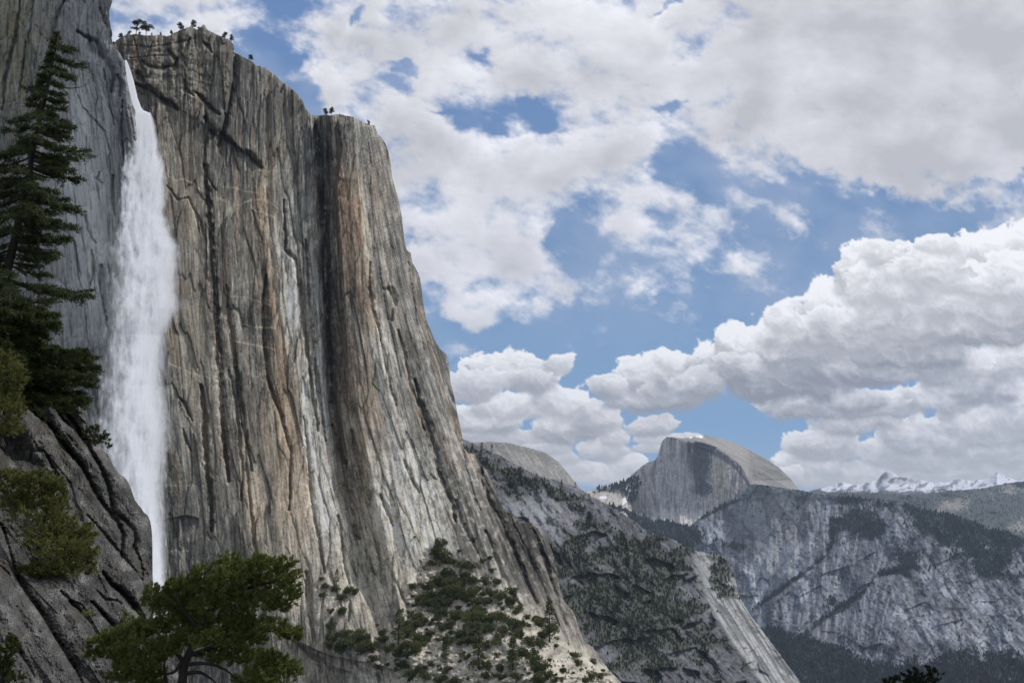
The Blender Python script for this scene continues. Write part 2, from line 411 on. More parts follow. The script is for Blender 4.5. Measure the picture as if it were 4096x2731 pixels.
        R[sl] = R[sl] * (1 - a[..., None]) + cc * a[..., None]
    # haze low over the horizon
    hz = smooth(950, 1180, Y)[..., None] * .35
    R = R * (1 - hz) + np.array((.50, .545, .60)) * hz
    return np.clip(R, 0, 1)
#@ENDSKY
def build_sky():
    xs = np.arange(-240, 1264.1, 1.0); ys = np.arange(-160, 566, 1.0)
    X, Y = np.meshgrid(xs, ys)
    C = sky_color(X, Y)
    V = P(X, Y, 60000.0)
    n, m = X.shape; idx = np.arange(n * m).reshape(n, m)
    q = np.stack([idx[:-1, :-1], idx[1:, :-1], idx[1:, 1:], idx[:-1, 1:]], -1).reshape(-1, 4)
    m_ = bpy.data.materials.new('sky'); m_.use_nodes = True; nt = m_.node_tree; nt.nodes.clear()
    out = N(nt, 'ShaderNodeOutputMaterial'); em = N(nt, 'ShaderNodeEmission'); em.inputs['Strength'].default_value = 1.2; at = N(nt, 'ShaderNodeAttribute', attribute_name='col')
    nt.links.new(at.outputs['Color'], em.inputs['Color']); nt.links.new(em.outputs[0], out.inputs[0])
    m_.cycles.emission_sampling = 'NONE'
    tag(link('sky', np_mesh('sky', V.reshape(-1, 3), q, m_, C.reshape(-1, 3))), kind='structure', label='blue sky with broken white and grey cumulus clouds')
build_sky()

# ================================================================== MAIN CLIFF
GY = np.array([20, 115, 200, 300, 400, 500, 600, 700], float)
GX = np.array([
    [100, 108, 115, 120, 125, 130, 135, 140],
    [207, 207, 209, 213, 228, 243, 255, 262],
    [262, 264, 266, 272, 281, 291, 303, 312],
    [317, 318, 323, 326, 331, 349, 372, 392],
    [350, 353, 360, 372, 393, 415, 437, 458],
    [374, 376, 398, 425, 456, 500, 545, 585],
    [420, 422, 440, 465, 496, 542, 590, 632]], float)
GQ = np.array([120, 213, 272, 326, 372, 425, 465], float)

def cliff_q(X, Y):
    ys = Y[:, 0] if np.allclose(Y[:, 0], Y[:, -1]) else None
    G = [np.interp(Y, GY, GX[i]) for i in range(7)]
    q = np.zeros(X.shape)
    for i in range(6):
        t = (X - G[i]) / (G[i + 1] - G[i])
        m = (t >= 0) & (t < 1)
        if i == 0: m = t < 1
        if i == 5: m = t >= 0
        q = np.where(m, GQ[i] + t * (GQ[i + 1] - GQ[i]), q)
    return q

CLIFF_SKY = [(100, 60), (108, 47), (112, 44), (119, 38), (127, 34), (135, 34), (145, 35), (158, 35), (168, 36), (176, 32), (187, 27), (198, 29), (201.5, 26), (203.5, 24.5), (205.3, 25), (206.5, 29), (218, 35), (230, 40), (233.6, 45), (235, 52),
    (240, 55), (252, 61), (256, 65), (266, 68), (275, 75), (284, 82.6), (293.6, 89.7), (303.2, 100.6), (305.3, 107.7), (311.5, 114.7), (326, 115.3), (340, 114), (352, 116), (359, 119.6), (368.7, 124.5), (374.7, 125), (377.4, 133), (381.8, 137.6),
    (385, 142.5), (388, 149), (390.5, 162), (392.6, 178.5), (397.5, 195), (402, 216.6), (403.8, 233), (405.7, 245.7), (406.8, 250), (410.6, 252), (412.4, 262), (415.5, 267.5), (420, 277), (421.5, 287), (424, 306.7), (427.5, 322), (434, 338),
    (439.5, 348), (446, 353.5), (449, 363), (450.6, 382), (454.7, 398), (458.5, 418), (461.8, 433), (463.5, 447), (468, 452.5), (476.5, 453), (481, 464), (486, 469), (491, 477.5), (498, 497), (504, 509), (512, 514), (521, 519), (531.6, 522.5), (539, 529),
    (547, 539), (552, 550.5), (556, 563), (557.5, 577), (561, 591), (564, 600), (575, 613), (578, 624.7), (584, 640), (593.5, 647), (600.5, 657.5), (609, 669), (622.7, 683), (640, 700)]

# cracks and chimneys: points, half width (px), depth (m)
CRACKS = [
    # great chimney and its neighbours
    ([(315, 125), (318.5, 150), (321, 180), (323, 206), (325, 246), (326, 300), (327, 344), (330, 400), (332, 425)], 2.2, 10),
    ([(332, 425), (339, 450), (345, 470)], 2.0, 7),
    ([(284, 200), (286, 250), (296, 260), (300, 290), (305, 330), (311, 380), (318, 430)], 1.5, 7),
    ([(306, 240), (309, 300), (313, 345), (320, 400), (326, 440)], 1.3, 7),
    ([(266, 275), (262, 300), (263, 340), (267, 380), (281, 416), (285, 430), (291, 452), (290, 480), (289, 509)], 1.4, 7),
    ([(304, 416), (308, 450), (310, 482), (314, 510), (320, 547), (324, 572)], 1.5, 6),
    ([(352, 430), (358, 460), (365, 485), (370, 500)], 2.0, 9),
    ([(380, 494), (387, 510), (393, 525)], 1.4, 7),
    ([(346, 462), (346, 487), (350, 515), (354, 532), (358, 538)], 2.2, 9),
    ([(338, 515), (341, 530), (344, 560), (349, 583)], 1.2, 5),
    ([(349, 525), (352, 560), (358, 585)], 1.2, 5), ([(366, 550), (370, 565), (375, 572)], 1.2, 5),
    ([(205, 165), (208, 200), (211, 235), (212, 260), (214, 290), (216, 330), (217, 360), (219, 372), (221, 400), (224, 440), (229, 480)], 2.3, 10),
    ([(204, 100), (206, 130), (205, 165)], 1.2, 4),
    ([(226, 285), (230, 320), (235, 360), (239, 400), (243, 430)], 1.2, 5),
    ([(236, 350), (238, 385), (242, 410), (246, 440), (252, 470)], 1.3, 5),
    ([(201, 385), (206, 420), (205, 430), (207, 470), (211, 500), (212, 530)], 2.2, 9),
    ([(229, 370), (236, 400), (240, 445), (243, 470), (241, 500)], 1.3, 5),
    ([(247, 430), (246, 460), (250, 500), (254, 540), (262, 580)], 1.2, 4),
    ([(179, 397), (184, 402), (189, 413), (192, 420)], 1.1, 5), ([(183, 428), (186, 440), (190, 450)], 1.0, 4),
    ([(234, 50), (232, 75), (229, 100), (224, 125), (219, 145)], 2.2, 10),
    # diagonal roofs under the summit block
    ([(134, 83), (150, 88), (160, 97), (172, 103), (177, 109)], 2.1, 9), ([(196, 92), (205, 102), (215, 111), (219, 114)], 1.7, 8),
    ([(205, 118), (212, 130), (226, 137), (234, 144)], 2.4, 11), ([(246, 150), (255, 160), (261, 167)], 2.0, 8), ([(142, 60), (148, 66), (158, 68), (175, 66), (177, 58)], 1.4, 6),
    ([(168, 50), (176, 60), (174, 70)], 1.6, 7), ([(190, 38), (183, 55), (186, 66)], 1.5, 5), ([(204, 42), (212, 52)], 1.5, 6), ([(184, 80), (186, 90), (193, 95)], 1.4, 5),
    ([(126, 100), (138, 108)], 2.5, 9), ([(137, 72), (143, 82)], 2.6, 9),
    ([(128, 45), (150, 47), (170, 44), (198, 38)], .8, 2), ([(130, 58), (150, 56), (168, 55)], .7, 2), ([(143, 66), (150, 50), (152, 42)], .8, 2.5),
    ([(207, 175), (211, 184), (216, 190)], .9, 3), ([(252, 210), (256, 225), (262, 240)], .9, 3), ([(195, 210), (201, 222), (203, 235), (206, 240)], .9, 3),
    ([(166, 185), (171, 190), (178, 200), (188, 197), (195, 212), (198, 222), (199, 232)], .8, 3),
    # right buttress
    ([(370, 262), (369, 285), (373, 310), (378, 325), (381, 340)], 1.4, 6), ([(388, 287), (393, 300), (391, 320)], 1.5, 6), ([(384, 290), (391, 288), (394, 296), (395, 305)], 2.2, 6),
    ([(381, 340), (386, 365), (390, 385), (396, 405)], 1.2, 4), ([(408, 262), (412, 290), (416, 320), (424, 350)], 1.2, 5),
    ([(398, 330), (405, 355), (410, 385), (418, 405), (424, 430)], 1.4, 6), ([(415, 380), (419, 400), (426, 420), (434, 450), (441, 480), (450, 500), (455, 520)], 2.4, 11),
    ([(420, 416), (428, 440), (434, 460), (446, 487), (457, 512)], 1.4, 5), ([(404, 460), (412, 480), (419, 492)], 1.5, 5),
    ([(478, 458), (481, 480), (488, 500), (498, 515), (507, 535), (518, 560), (528, 585), (536, 602)], 2.6, 12),
    ([(461, 440), (466, 470), (474, 495), (480, 510)], 1.3, 5), ([(485, 530), (492, 545), (500, 570), (508, 585), (520, 605)], 2.0, 8),
    ([(505, 505), (512, 525), (522, 545), (535, 570), (548, 600), (558, 625)], 2.4, 10), ([(532, 528), (540, 550), (549, 575), (556, 600), (566, 625)], 2.2, 9),
    ([(540, 540), (546, 560), (552, 580)], 1.4, 5), ([(570, 610), (575, 630), (583, 648)], 1.4, 4),
    ([(455, 500), (462, 520), (470, 535), (478, 552)], 1.5, 5), ([(420, 560), (428, 575), (432, 580)], 1.1, 4),
    ([(385, 560), (394, 578), (402, 596), (410, 606)], 1.2, 4), ([(400, 590), (408, 610)], 1.0, 3),
    ([(306, 572), (309, 600), (315, 640)], 2.4, 7), ([(320, 640), (322, 600), (325, 590)], 1.0, 3), ([(350, 600), (348, 620)], 1.4, 4),
    ([(296, 640), (312, 655), (325, 660), (330, 668), (350, 672)], 2.0, 6), ([(318, 652), (322, 672)], 1.6, 5), ([(350, 655), (362, 668), (380, 676)], 1.8, 5), ([(397, 642), (405, 655), (413, 680)], 1.2, 4),
]
# flakes: the side on the right of travel stands out (amp m, reach px)
FLAKES = [
    ([(235, 45), (233, 75), (228, 105), (222, 130), (214, 140)], 12, 30), ([(205, 118), (212, 132), (228, 140), (246, 152), (262, 168)], -8, 26),
    ([(134, 83), (152, 90), (176, 108)], -7, 18), ([(266, 275), (262, 300), (263, 340), (267, 380), (284, 430)], 5, 20),
    ([(349, 462), (350, 500), (356, 535)], 7, 14), ([(352, 116), (350, 140), (345, 170), (334, 200)], 5, 24), ([(338, 120), (341, 150), (336, 180)], -6, 14),
    ([(300, 235), (305, 300), (312, 360), (320, 420)], 6, 14), ([(326, 120), (325, 246), (328, 344), (333, 430)], 8, 22),
    ([(210, 175), (213, 250), (218, 340), (224, 430)], 6, 22), ([(161, 520), (185, 515), (200, 518)], -4, 22),
    ([(478, 458), (490, 510), (520, 575), (540, 610)], 8, 16), ([(505, 505), (530, 560), (560, 630)], 7, 16), ([(532, 528), (556, 600)], 6, 12),
    ([(418, 400), (434, 450), (455, 515)], 7, 16), ([(293, 640), (330, 655), (380, 665), (402, 672)], -9, 18),
]

def cliff_depth(X, Y):
    q = cliff_q(X, Y)
    qw = q + 1.5 * fbm(q * .05, Y * .008, 3, 11)
    # plan of the wall: recess at the falls, receding to the right
    D = np.interp(q, [100, 130, 165, 213, 272, 318, 326, 345, 372, 405, 425, 465, 520], [742, 752, 770, 800, 838, 872, 888, 868, 885, 925, 985, 1060, 1150])
    # the foot of the wall flares towards us
    foot = np.clip((Y - 330) / 350, 0, 1)
    D = D - (90 * foot ** 1.5) * smooth(150, 330, q) - 90 * foot ** 2 * smooth(330, 430, q)
    foot2 = smooth(560, 690, Y + (X - 450) * .12)
    D = D - 95 * foot2 * smooth(290, 400, X)
    # ribs that lean out of the wall on the right
    D = D - 55 * smooth(465, 560, Y) * smooth(430, 560, X) * 1.2
    Dbase = D.copy()
    # fluted columns
    calm = np.clip(.95 * blob(q, Y, 188, 260, 22, 130) + .95 * blob(q, Y, 235, 500, 26, 90) + .7 * blob(q, Y, 180, 480, 22, 120) + .6 * blob(q, Y, 275, 480, 20, 60) + .5 * blob(q, Y, 240, 250, 18, 60) + .35, 0, 1)
    act = 1 - .72 * calm
    D = D + 5 * act * (1 - smooth(0.0, 1.0, np.abs(perlin(qw * .040, Y * .0035, 3)) * 3.6))
    D = D + 3.5 * act * fbm(qw * .07, Y * .006, 3, 5)
    v, e, gx, gy = cells(qw * .062 + .45 * fbm(q * .02, Y * .006, 2, 71), Y * .0125 + .5 * fbm(q * .08, Y * .004, 2, 72), 21)
    D = D + 5.5 * (v - .5) + gx * 4.5 * (hrand(np.floor(v * 997), v * 0, 5) - .3) + 1.6 * np.exp(-e * 16)
    v2, e2, gx2, gy2 = cells(qw * .22, Y * .045 + qw * .03, 31)
    D = D + act * (1.9 * (v2 - .5) + gx2 * 1.7 * (hrand(np.floor(v2 * 997), v2 * 0, 5) - .3) + gy2 * 1.2 + .7 * np.exp(-e2 * 11))
    rough = (smooth(330, 620, Y) * .5 + .5) * (act * .9 + .1)
    D = D + rough * (1.7 * fbm(qw * .25, Y * .06, 4, 41, .6) + .7 * ridged(qw * .5, Y * .10, 3, 43) + 1.2 * fbm(X * .13, Y * .09, 3, 44))
    # broken rock above the falls
    tl = smooth(125, 85, Y) * smooth(240, 200, X)
    D = D + tl * (3 * (v - .5) + 2.5 * fbm(X * .12, Y * .16, 4, 61))
    D = Dbase + (D - Dbase) * (.46 + .3 * smooth(200, 80, Y))
    for pts, w, dep in CRACKS:
        xs = [p[0] for p in pts]; ys = [p[1] for p in pts]
        sel = (X > min(xs) - 14) & (X < max(xs) + 14) & (Y > min(ys) - 14) & (Y < max(ys) + 14)
        if not sel.any(): continue
        xx, yy = X[sel], Y[sel]
        jx = .9 * perlin(xx * .12, yy * .07, 77) + .6 * perlin(xx * .4, yy * .3, 78)
        d, sd, pr = poly_dist(xx + jx, yy, pts)
        ww = w * (.35 + .9 * np.sin(np.clip(pr, .04, .96) * PI) ** .5) * (1 + .5 * perlin(xx * .2, yy * .15, 79))
        D[sel] += dep * np.exp(-(d / np.maximum(ww, .3)) ** 2)
    for pts, amp, reach in FLAKES:
        xs = [p[0] for p in pts]; ys = [p[1] for p in pts]
        sel = (X > min(xs) - 2.5 * reach) & (X < max(xs) + 2.5 * reach) & (Y > min(ys) - 30) & (Y < max(ys) + 30)
        xx, yy = X[sel], Y[sel]
        d, sd, pr = poly_dist(xx + 1.5 * perlin(xx * .1, yy * .1, 80), yy, pts)
        fade = smooth(0, .08, pr) * smooth(1, .92, pr)
        D[sel] -= amp * .5 * sd * np.exp(-d / reach) * fade * smooth(0, .8, d)
    # ledges of the shrub slope
    sl_ = smooth(-6, 12, Y - np.interp(X, [385, 400, 425, 470, 500, 540, 580, 620, 640], [660, 610, 548, 562, 600, 615, 645, 675, 690]) + 8 * perlin(X * .05, Y * .05, 93)) * smooth(385, 400, X)
    D = D + sl_ * (6 * fbm(X * .045, Y * .08, 4, 91) + 3 * fbm(X * .2, Y * .3, 3, 92))
    return D, dict(q=q, qw=qw, v=v, v2=v2, e=e, tl=tl, sl=sl_, calm=calm, e2=e2)

TAN, GREY, PALE, BLACK, ORANGE, OLIVE, DUST = (.27, .225, .165), (.205, .2, .19), (.47, .45, .41), (.055, .055, .055), (.33, .215, .125), (.215, .195, .145), (.5, .46, .39)

G_ = lambda g, w=0.0: (g * (1 + w), g, g * (1 - 1.2 * w))
BAND_ROWS = [  # wall column tones and stains; shade of cracks and chimney put into these colours
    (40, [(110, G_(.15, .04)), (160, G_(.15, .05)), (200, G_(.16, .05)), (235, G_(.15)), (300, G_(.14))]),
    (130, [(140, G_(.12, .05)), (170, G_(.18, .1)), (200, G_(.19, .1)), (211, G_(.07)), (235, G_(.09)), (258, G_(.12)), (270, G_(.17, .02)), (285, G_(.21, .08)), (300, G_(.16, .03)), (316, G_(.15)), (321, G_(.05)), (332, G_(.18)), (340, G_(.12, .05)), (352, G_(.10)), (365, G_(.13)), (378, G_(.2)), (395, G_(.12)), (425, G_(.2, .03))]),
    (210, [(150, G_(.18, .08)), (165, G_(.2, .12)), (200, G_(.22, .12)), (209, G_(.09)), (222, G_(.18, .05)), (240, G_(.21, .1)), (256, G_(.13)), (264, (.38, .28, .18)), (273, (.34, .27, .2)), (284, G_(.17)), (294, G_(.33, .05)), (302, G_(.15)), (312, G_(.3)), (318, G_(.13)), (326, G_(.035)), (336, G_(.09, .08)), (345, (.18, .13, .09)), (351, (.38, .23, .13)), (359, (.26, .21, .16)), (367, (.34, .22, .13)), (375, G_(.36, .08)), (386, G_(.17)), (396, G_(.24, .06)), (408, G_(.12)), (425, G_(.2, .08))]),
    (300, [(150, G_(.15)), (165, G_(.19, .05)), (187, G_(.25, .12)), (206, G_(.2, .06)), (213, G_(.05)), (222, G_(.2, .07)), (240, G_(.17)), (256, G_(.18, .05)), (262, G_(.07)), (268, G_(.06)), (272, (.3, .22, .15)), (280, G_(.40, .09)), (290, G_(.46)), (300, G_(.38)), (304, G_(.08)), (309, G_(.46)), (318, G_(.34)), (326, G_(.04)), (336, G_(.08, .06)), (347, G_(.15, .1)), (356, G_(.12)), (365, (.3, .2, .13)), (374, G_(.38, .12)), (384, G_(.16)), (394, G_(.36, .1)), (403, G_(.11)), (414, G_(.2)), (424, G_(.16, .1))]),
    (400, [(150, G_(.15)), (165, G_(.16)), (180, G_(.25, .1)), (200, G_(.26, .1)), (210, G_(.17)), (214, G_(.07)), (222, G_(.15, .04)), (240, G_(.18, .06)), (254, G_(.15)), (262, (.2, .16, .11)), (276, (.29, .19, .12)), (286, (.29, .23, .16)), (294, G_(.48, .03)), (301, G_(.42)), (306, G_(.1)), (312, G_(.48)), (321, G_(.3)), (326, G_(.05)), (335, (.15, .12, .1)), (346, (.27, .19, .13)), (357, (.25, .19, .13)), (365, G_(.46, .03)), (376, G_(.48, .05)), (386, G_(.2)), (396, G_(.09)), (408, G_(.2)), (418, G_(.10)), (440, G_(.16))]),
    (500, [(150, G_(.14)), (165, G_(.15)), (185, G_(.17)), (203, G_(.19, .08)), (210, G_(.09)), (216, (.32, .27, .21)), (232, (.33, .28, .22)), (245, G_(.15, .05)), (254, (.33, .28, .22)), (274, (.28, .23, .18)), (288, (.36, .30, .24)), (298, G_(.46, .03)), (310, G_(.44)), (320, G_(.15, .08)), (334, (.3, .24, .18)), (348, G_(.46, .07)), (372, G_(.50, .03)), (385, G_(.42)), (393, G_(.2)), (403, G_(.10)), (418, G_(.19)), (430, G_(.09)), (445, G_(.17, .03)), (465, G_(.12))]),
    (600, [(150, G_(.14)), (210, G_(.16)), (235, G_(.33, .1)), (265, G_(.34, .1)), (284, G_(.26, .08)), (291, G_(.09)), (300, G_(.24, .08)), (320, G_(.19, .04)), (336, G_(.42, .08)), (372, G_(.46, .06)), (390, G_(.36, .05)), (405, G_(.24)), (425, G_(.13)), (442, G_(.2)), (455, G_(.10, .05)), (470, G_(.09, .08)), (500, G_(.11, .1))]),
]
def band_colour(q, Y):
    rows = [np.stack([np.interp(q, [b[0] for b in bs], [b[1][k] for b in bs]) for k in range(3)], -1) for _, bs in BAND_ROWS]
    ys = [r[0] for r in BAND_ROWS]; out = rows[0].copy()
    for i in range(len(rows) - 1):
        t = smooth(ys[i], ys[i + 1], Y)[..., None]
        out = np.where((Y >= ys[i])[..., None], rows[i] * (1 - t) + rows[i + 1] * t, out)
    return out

def cliff_color(X, Y, aux, E):
    q, qw, v, v2 = aux['q'], aux['qw'], aux['v'], aux['v2']
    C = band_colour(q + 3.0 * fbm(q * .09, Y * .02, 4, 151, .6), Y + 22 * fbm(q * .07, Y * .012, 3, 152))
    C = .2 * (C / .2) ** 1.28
    pn = fbm(qw * .10, Y * .022, 4, 171, .62); pm = fbm(X * .09 + Y * .02, Y * .055, 4, 172, .62)
    k_ = (1 - .55 * aux['calm'])
    C = mixc(C, (.075, .073, .07), smooth(.14, .26, pn) * .62 * k_); C = mixc(C, PALE, smooth(.15, .30, -pn) * .50 * k_)
    C = mixc(C, (.10, .098, .09), smooth(.16, .28, pm) * .5 * k_); C = mixc(C, (.36, .335, .29), smooth(.16, .30, -pm) * .38)
    wx = X + 9 * fbm(q * .03, Y * .01, 3, 101); wy = Y + 25 * fbm(q * .04, Y * .01, 3, 102)
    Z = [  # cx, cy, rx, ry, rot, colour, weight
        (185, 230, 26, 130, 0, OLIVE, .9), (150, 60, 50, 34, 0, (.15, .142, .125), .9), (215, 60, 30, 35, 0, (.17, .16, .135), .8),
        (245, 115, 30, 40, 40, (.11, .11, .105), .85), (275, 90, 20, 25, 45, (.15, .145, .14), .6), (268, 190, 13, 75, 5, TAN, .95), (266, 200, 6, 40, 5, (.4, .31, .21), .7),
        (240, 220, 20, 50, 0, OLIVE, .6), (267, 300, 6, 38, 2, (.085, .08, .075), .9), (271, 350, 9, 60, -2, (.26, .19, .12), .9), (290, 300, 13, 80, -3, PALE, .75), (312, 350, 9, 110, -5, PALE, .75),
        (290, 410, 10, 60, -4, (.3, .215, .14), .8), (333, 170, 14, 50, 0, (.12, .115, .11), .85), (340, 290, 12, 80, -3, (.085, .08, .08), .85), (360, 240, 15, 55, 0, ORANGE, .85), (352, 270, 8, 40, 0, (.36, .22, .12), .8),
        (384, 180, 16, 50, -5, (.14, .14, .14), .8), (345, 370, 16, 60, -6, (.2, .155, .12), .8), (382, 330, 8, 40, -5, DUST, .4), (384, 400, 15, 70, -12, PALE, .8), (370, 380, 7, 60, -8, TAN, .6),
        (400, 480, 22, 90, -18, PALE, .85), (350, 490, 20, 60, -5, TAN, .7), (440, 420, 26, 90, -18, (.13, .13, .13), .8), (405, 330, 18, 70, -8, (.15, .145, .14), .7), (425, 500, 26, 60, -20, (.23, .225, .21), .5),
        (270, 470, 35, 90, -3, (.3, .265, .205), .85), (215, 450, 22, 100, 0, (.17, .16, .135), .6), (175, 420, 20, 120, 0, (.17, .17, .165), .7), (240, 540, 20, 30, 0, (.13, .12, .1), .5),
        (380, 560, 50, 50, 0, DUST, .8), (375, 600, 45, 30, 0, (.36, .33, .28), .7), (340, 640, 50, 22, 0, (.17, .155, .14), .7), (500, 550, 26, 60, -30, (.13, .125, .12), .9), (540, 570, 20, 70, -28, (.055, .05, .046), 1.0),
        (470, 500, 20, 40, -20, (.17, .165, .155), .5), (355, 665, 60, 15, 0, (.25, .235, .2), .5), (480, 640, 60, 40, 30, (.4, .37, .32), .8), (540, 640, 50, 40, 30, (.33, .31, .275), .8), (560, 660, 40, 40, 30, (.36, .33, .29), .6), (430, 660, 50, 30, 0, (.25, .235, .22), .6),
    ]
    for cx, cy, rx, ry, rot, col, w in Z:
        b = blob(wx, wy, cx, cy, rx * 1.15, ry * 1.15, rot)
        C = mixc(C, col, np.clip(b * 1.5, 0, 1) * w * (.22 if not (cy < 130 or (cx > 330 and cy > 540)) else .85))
    # slab to slab tone
    C *= (.80 + .40 * v)[..., None]; C *= (.86 + .28 * v2)[..., None]
    # seepage streaks that follow the fall line
    s1 = fbm(qw * .33, Y * .010, 4, 111, .6); s2 = fbm(qw * .8, Y * .02, 3, 112, .6); s3 = fbm(qw * .16, Y * .008, 4, 113); s4 = fbm(qw * .5, Y * .045, 4, 117, .65)
    C = mixc(C, BLACK, smooth(.15, .5, s1) * .6 * (1 - .5 * aux['sl']) * (1 - .5 * aux['calm']))
    C = mixc(C, PALE, smooth(.2, .5, -s1 + .25 * s2) * .35)
    C = mixc(C, PALE, smooth(.2, .45, s2 + .3 * s4) * .3 * (1 - .5 * aux['calm']))
    C = mixc(C, BLACK, smooth(.2, .45, -s2 - .3 * s4) * .4 * (1 - .5 * aux['calm']))
    C = mixc(C, ORANGE, smooth(.15, .5, s3) * .35 * smooth(560, 450, Y))
    C *= (1 + .25 * s4)[..., None]
    # mottling where the wall is scarred
    mt = fbm(X * .16, Y * .13, 4, 121, .65)
    C = mixc(C, DUST, smooth(.1, .45, mt) * .45 * smooth(380, 520, Y) * smooth(330, 370, X))
    C = mixc(C, (.12, .115, .105), smooth(.12, .45, -mt) * .5 * smooth(360, 520, Y) * smooth(330, 370, X))
    C = mixc(C, (.05, .05, .045), np.exp(-aux['e'] * 26) * .5 + np.exp(-aux['e2'] * 13) * .35 * (1 - .6 * aux['calm']))
    fs = fbm(qw * 1.1, Y * .09, 3, 161, .7); fm = fbm(X * .45, Y * .4, 3, 162, .6)
    C *= np.clip(1 + .30 * fs + .22 * fm, .35, 1.8)[..., None]
    # thin pale dikes
    for pts in ([(167, 174), (176, 180), (184, 178), (194, 184), (203, 192)], [(223, 187), (235, 188), (250, 192), (263, 194)], [(222, 200), (240, 205), (252, 199), (262, 199), (270, 202), (278, 208)], [(252, 209), (262, 212), (276, 218)],
                [(230, 295), (250, 298), (270, 305)], [(226, 318), (250, 325), (275, 328)], [(232, 340), (255, 345), (275, 348)], [(168, 362), (190, 372), (215, 378), (222, 385)]):
        d, sd, pr = poly_dist(X + .8 * perlin(X * .3, Y * .3, 131), Y + 1.5 * perlin(X * .1, Y * .1, 132), pts)
        C = mixc(C, (.52, .44, .34), np.exp(-(d / .75) ** 2) * .75 * (.6 + .5 * perlin(X * .15, Y * .1, 133)))
    # dusty ground of the shrub slope
    g = fbm(X * .06, Y * .1, 4, 141)
    C = mixc(C, (.37, .345, .30), aux['sl'] * .75); C = mixc(C, (.46, .42, .36), aux['sl'] * smooth(.0, .35, g) * .6)
    C = mixc(C, (.14, .13, .11), aux['sl'] * smooth(.1, .45, -g) * .6)
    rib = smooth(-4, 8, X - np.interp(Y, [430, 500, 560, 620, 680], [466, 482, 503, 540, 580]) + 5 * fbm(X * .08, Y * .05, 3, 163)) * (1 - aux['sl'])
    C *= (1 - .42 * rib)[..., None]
    C = .198 * (C / .185) ** 1.27; lum = C.mean(-1, keepdims=True); C = (lum + (C - lum) * .70) * np.array((1.01, 1.0, .955)) * 1.0
    return np.clip(C, .02, .66)

M_CLIFF = mat_rock('cliff_rock', bump=.32, fine=.13, scale=(.6, .14), dist=1.3, stretch=.5)
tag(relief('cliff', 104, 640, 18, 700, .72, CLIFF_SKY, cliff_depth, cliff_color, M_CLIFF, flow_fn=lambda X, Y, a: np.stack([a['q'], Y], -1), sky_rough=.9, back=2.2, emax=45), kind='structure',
    label='tall streaked grey and tan granite cliff right of the waterfall')

# ================================================================== WALL LEFT OF THE FALLS
LW_SKY = [(-30, -40), (100, -40), (112, -30), (113.5, 0), (110, 11)]
def lw_right(Y):
    return np.interp(Y, [-40, 0, 11, 22, 33, 44, 54.5, 62, 82, 98, 109, 130, 200, 350, 500, 770], [112, 113, 109.5, 110, 112.5, 112, 121, 124.7, 127.4, 130.7, 134, 137, 140, 144, 150, 156])

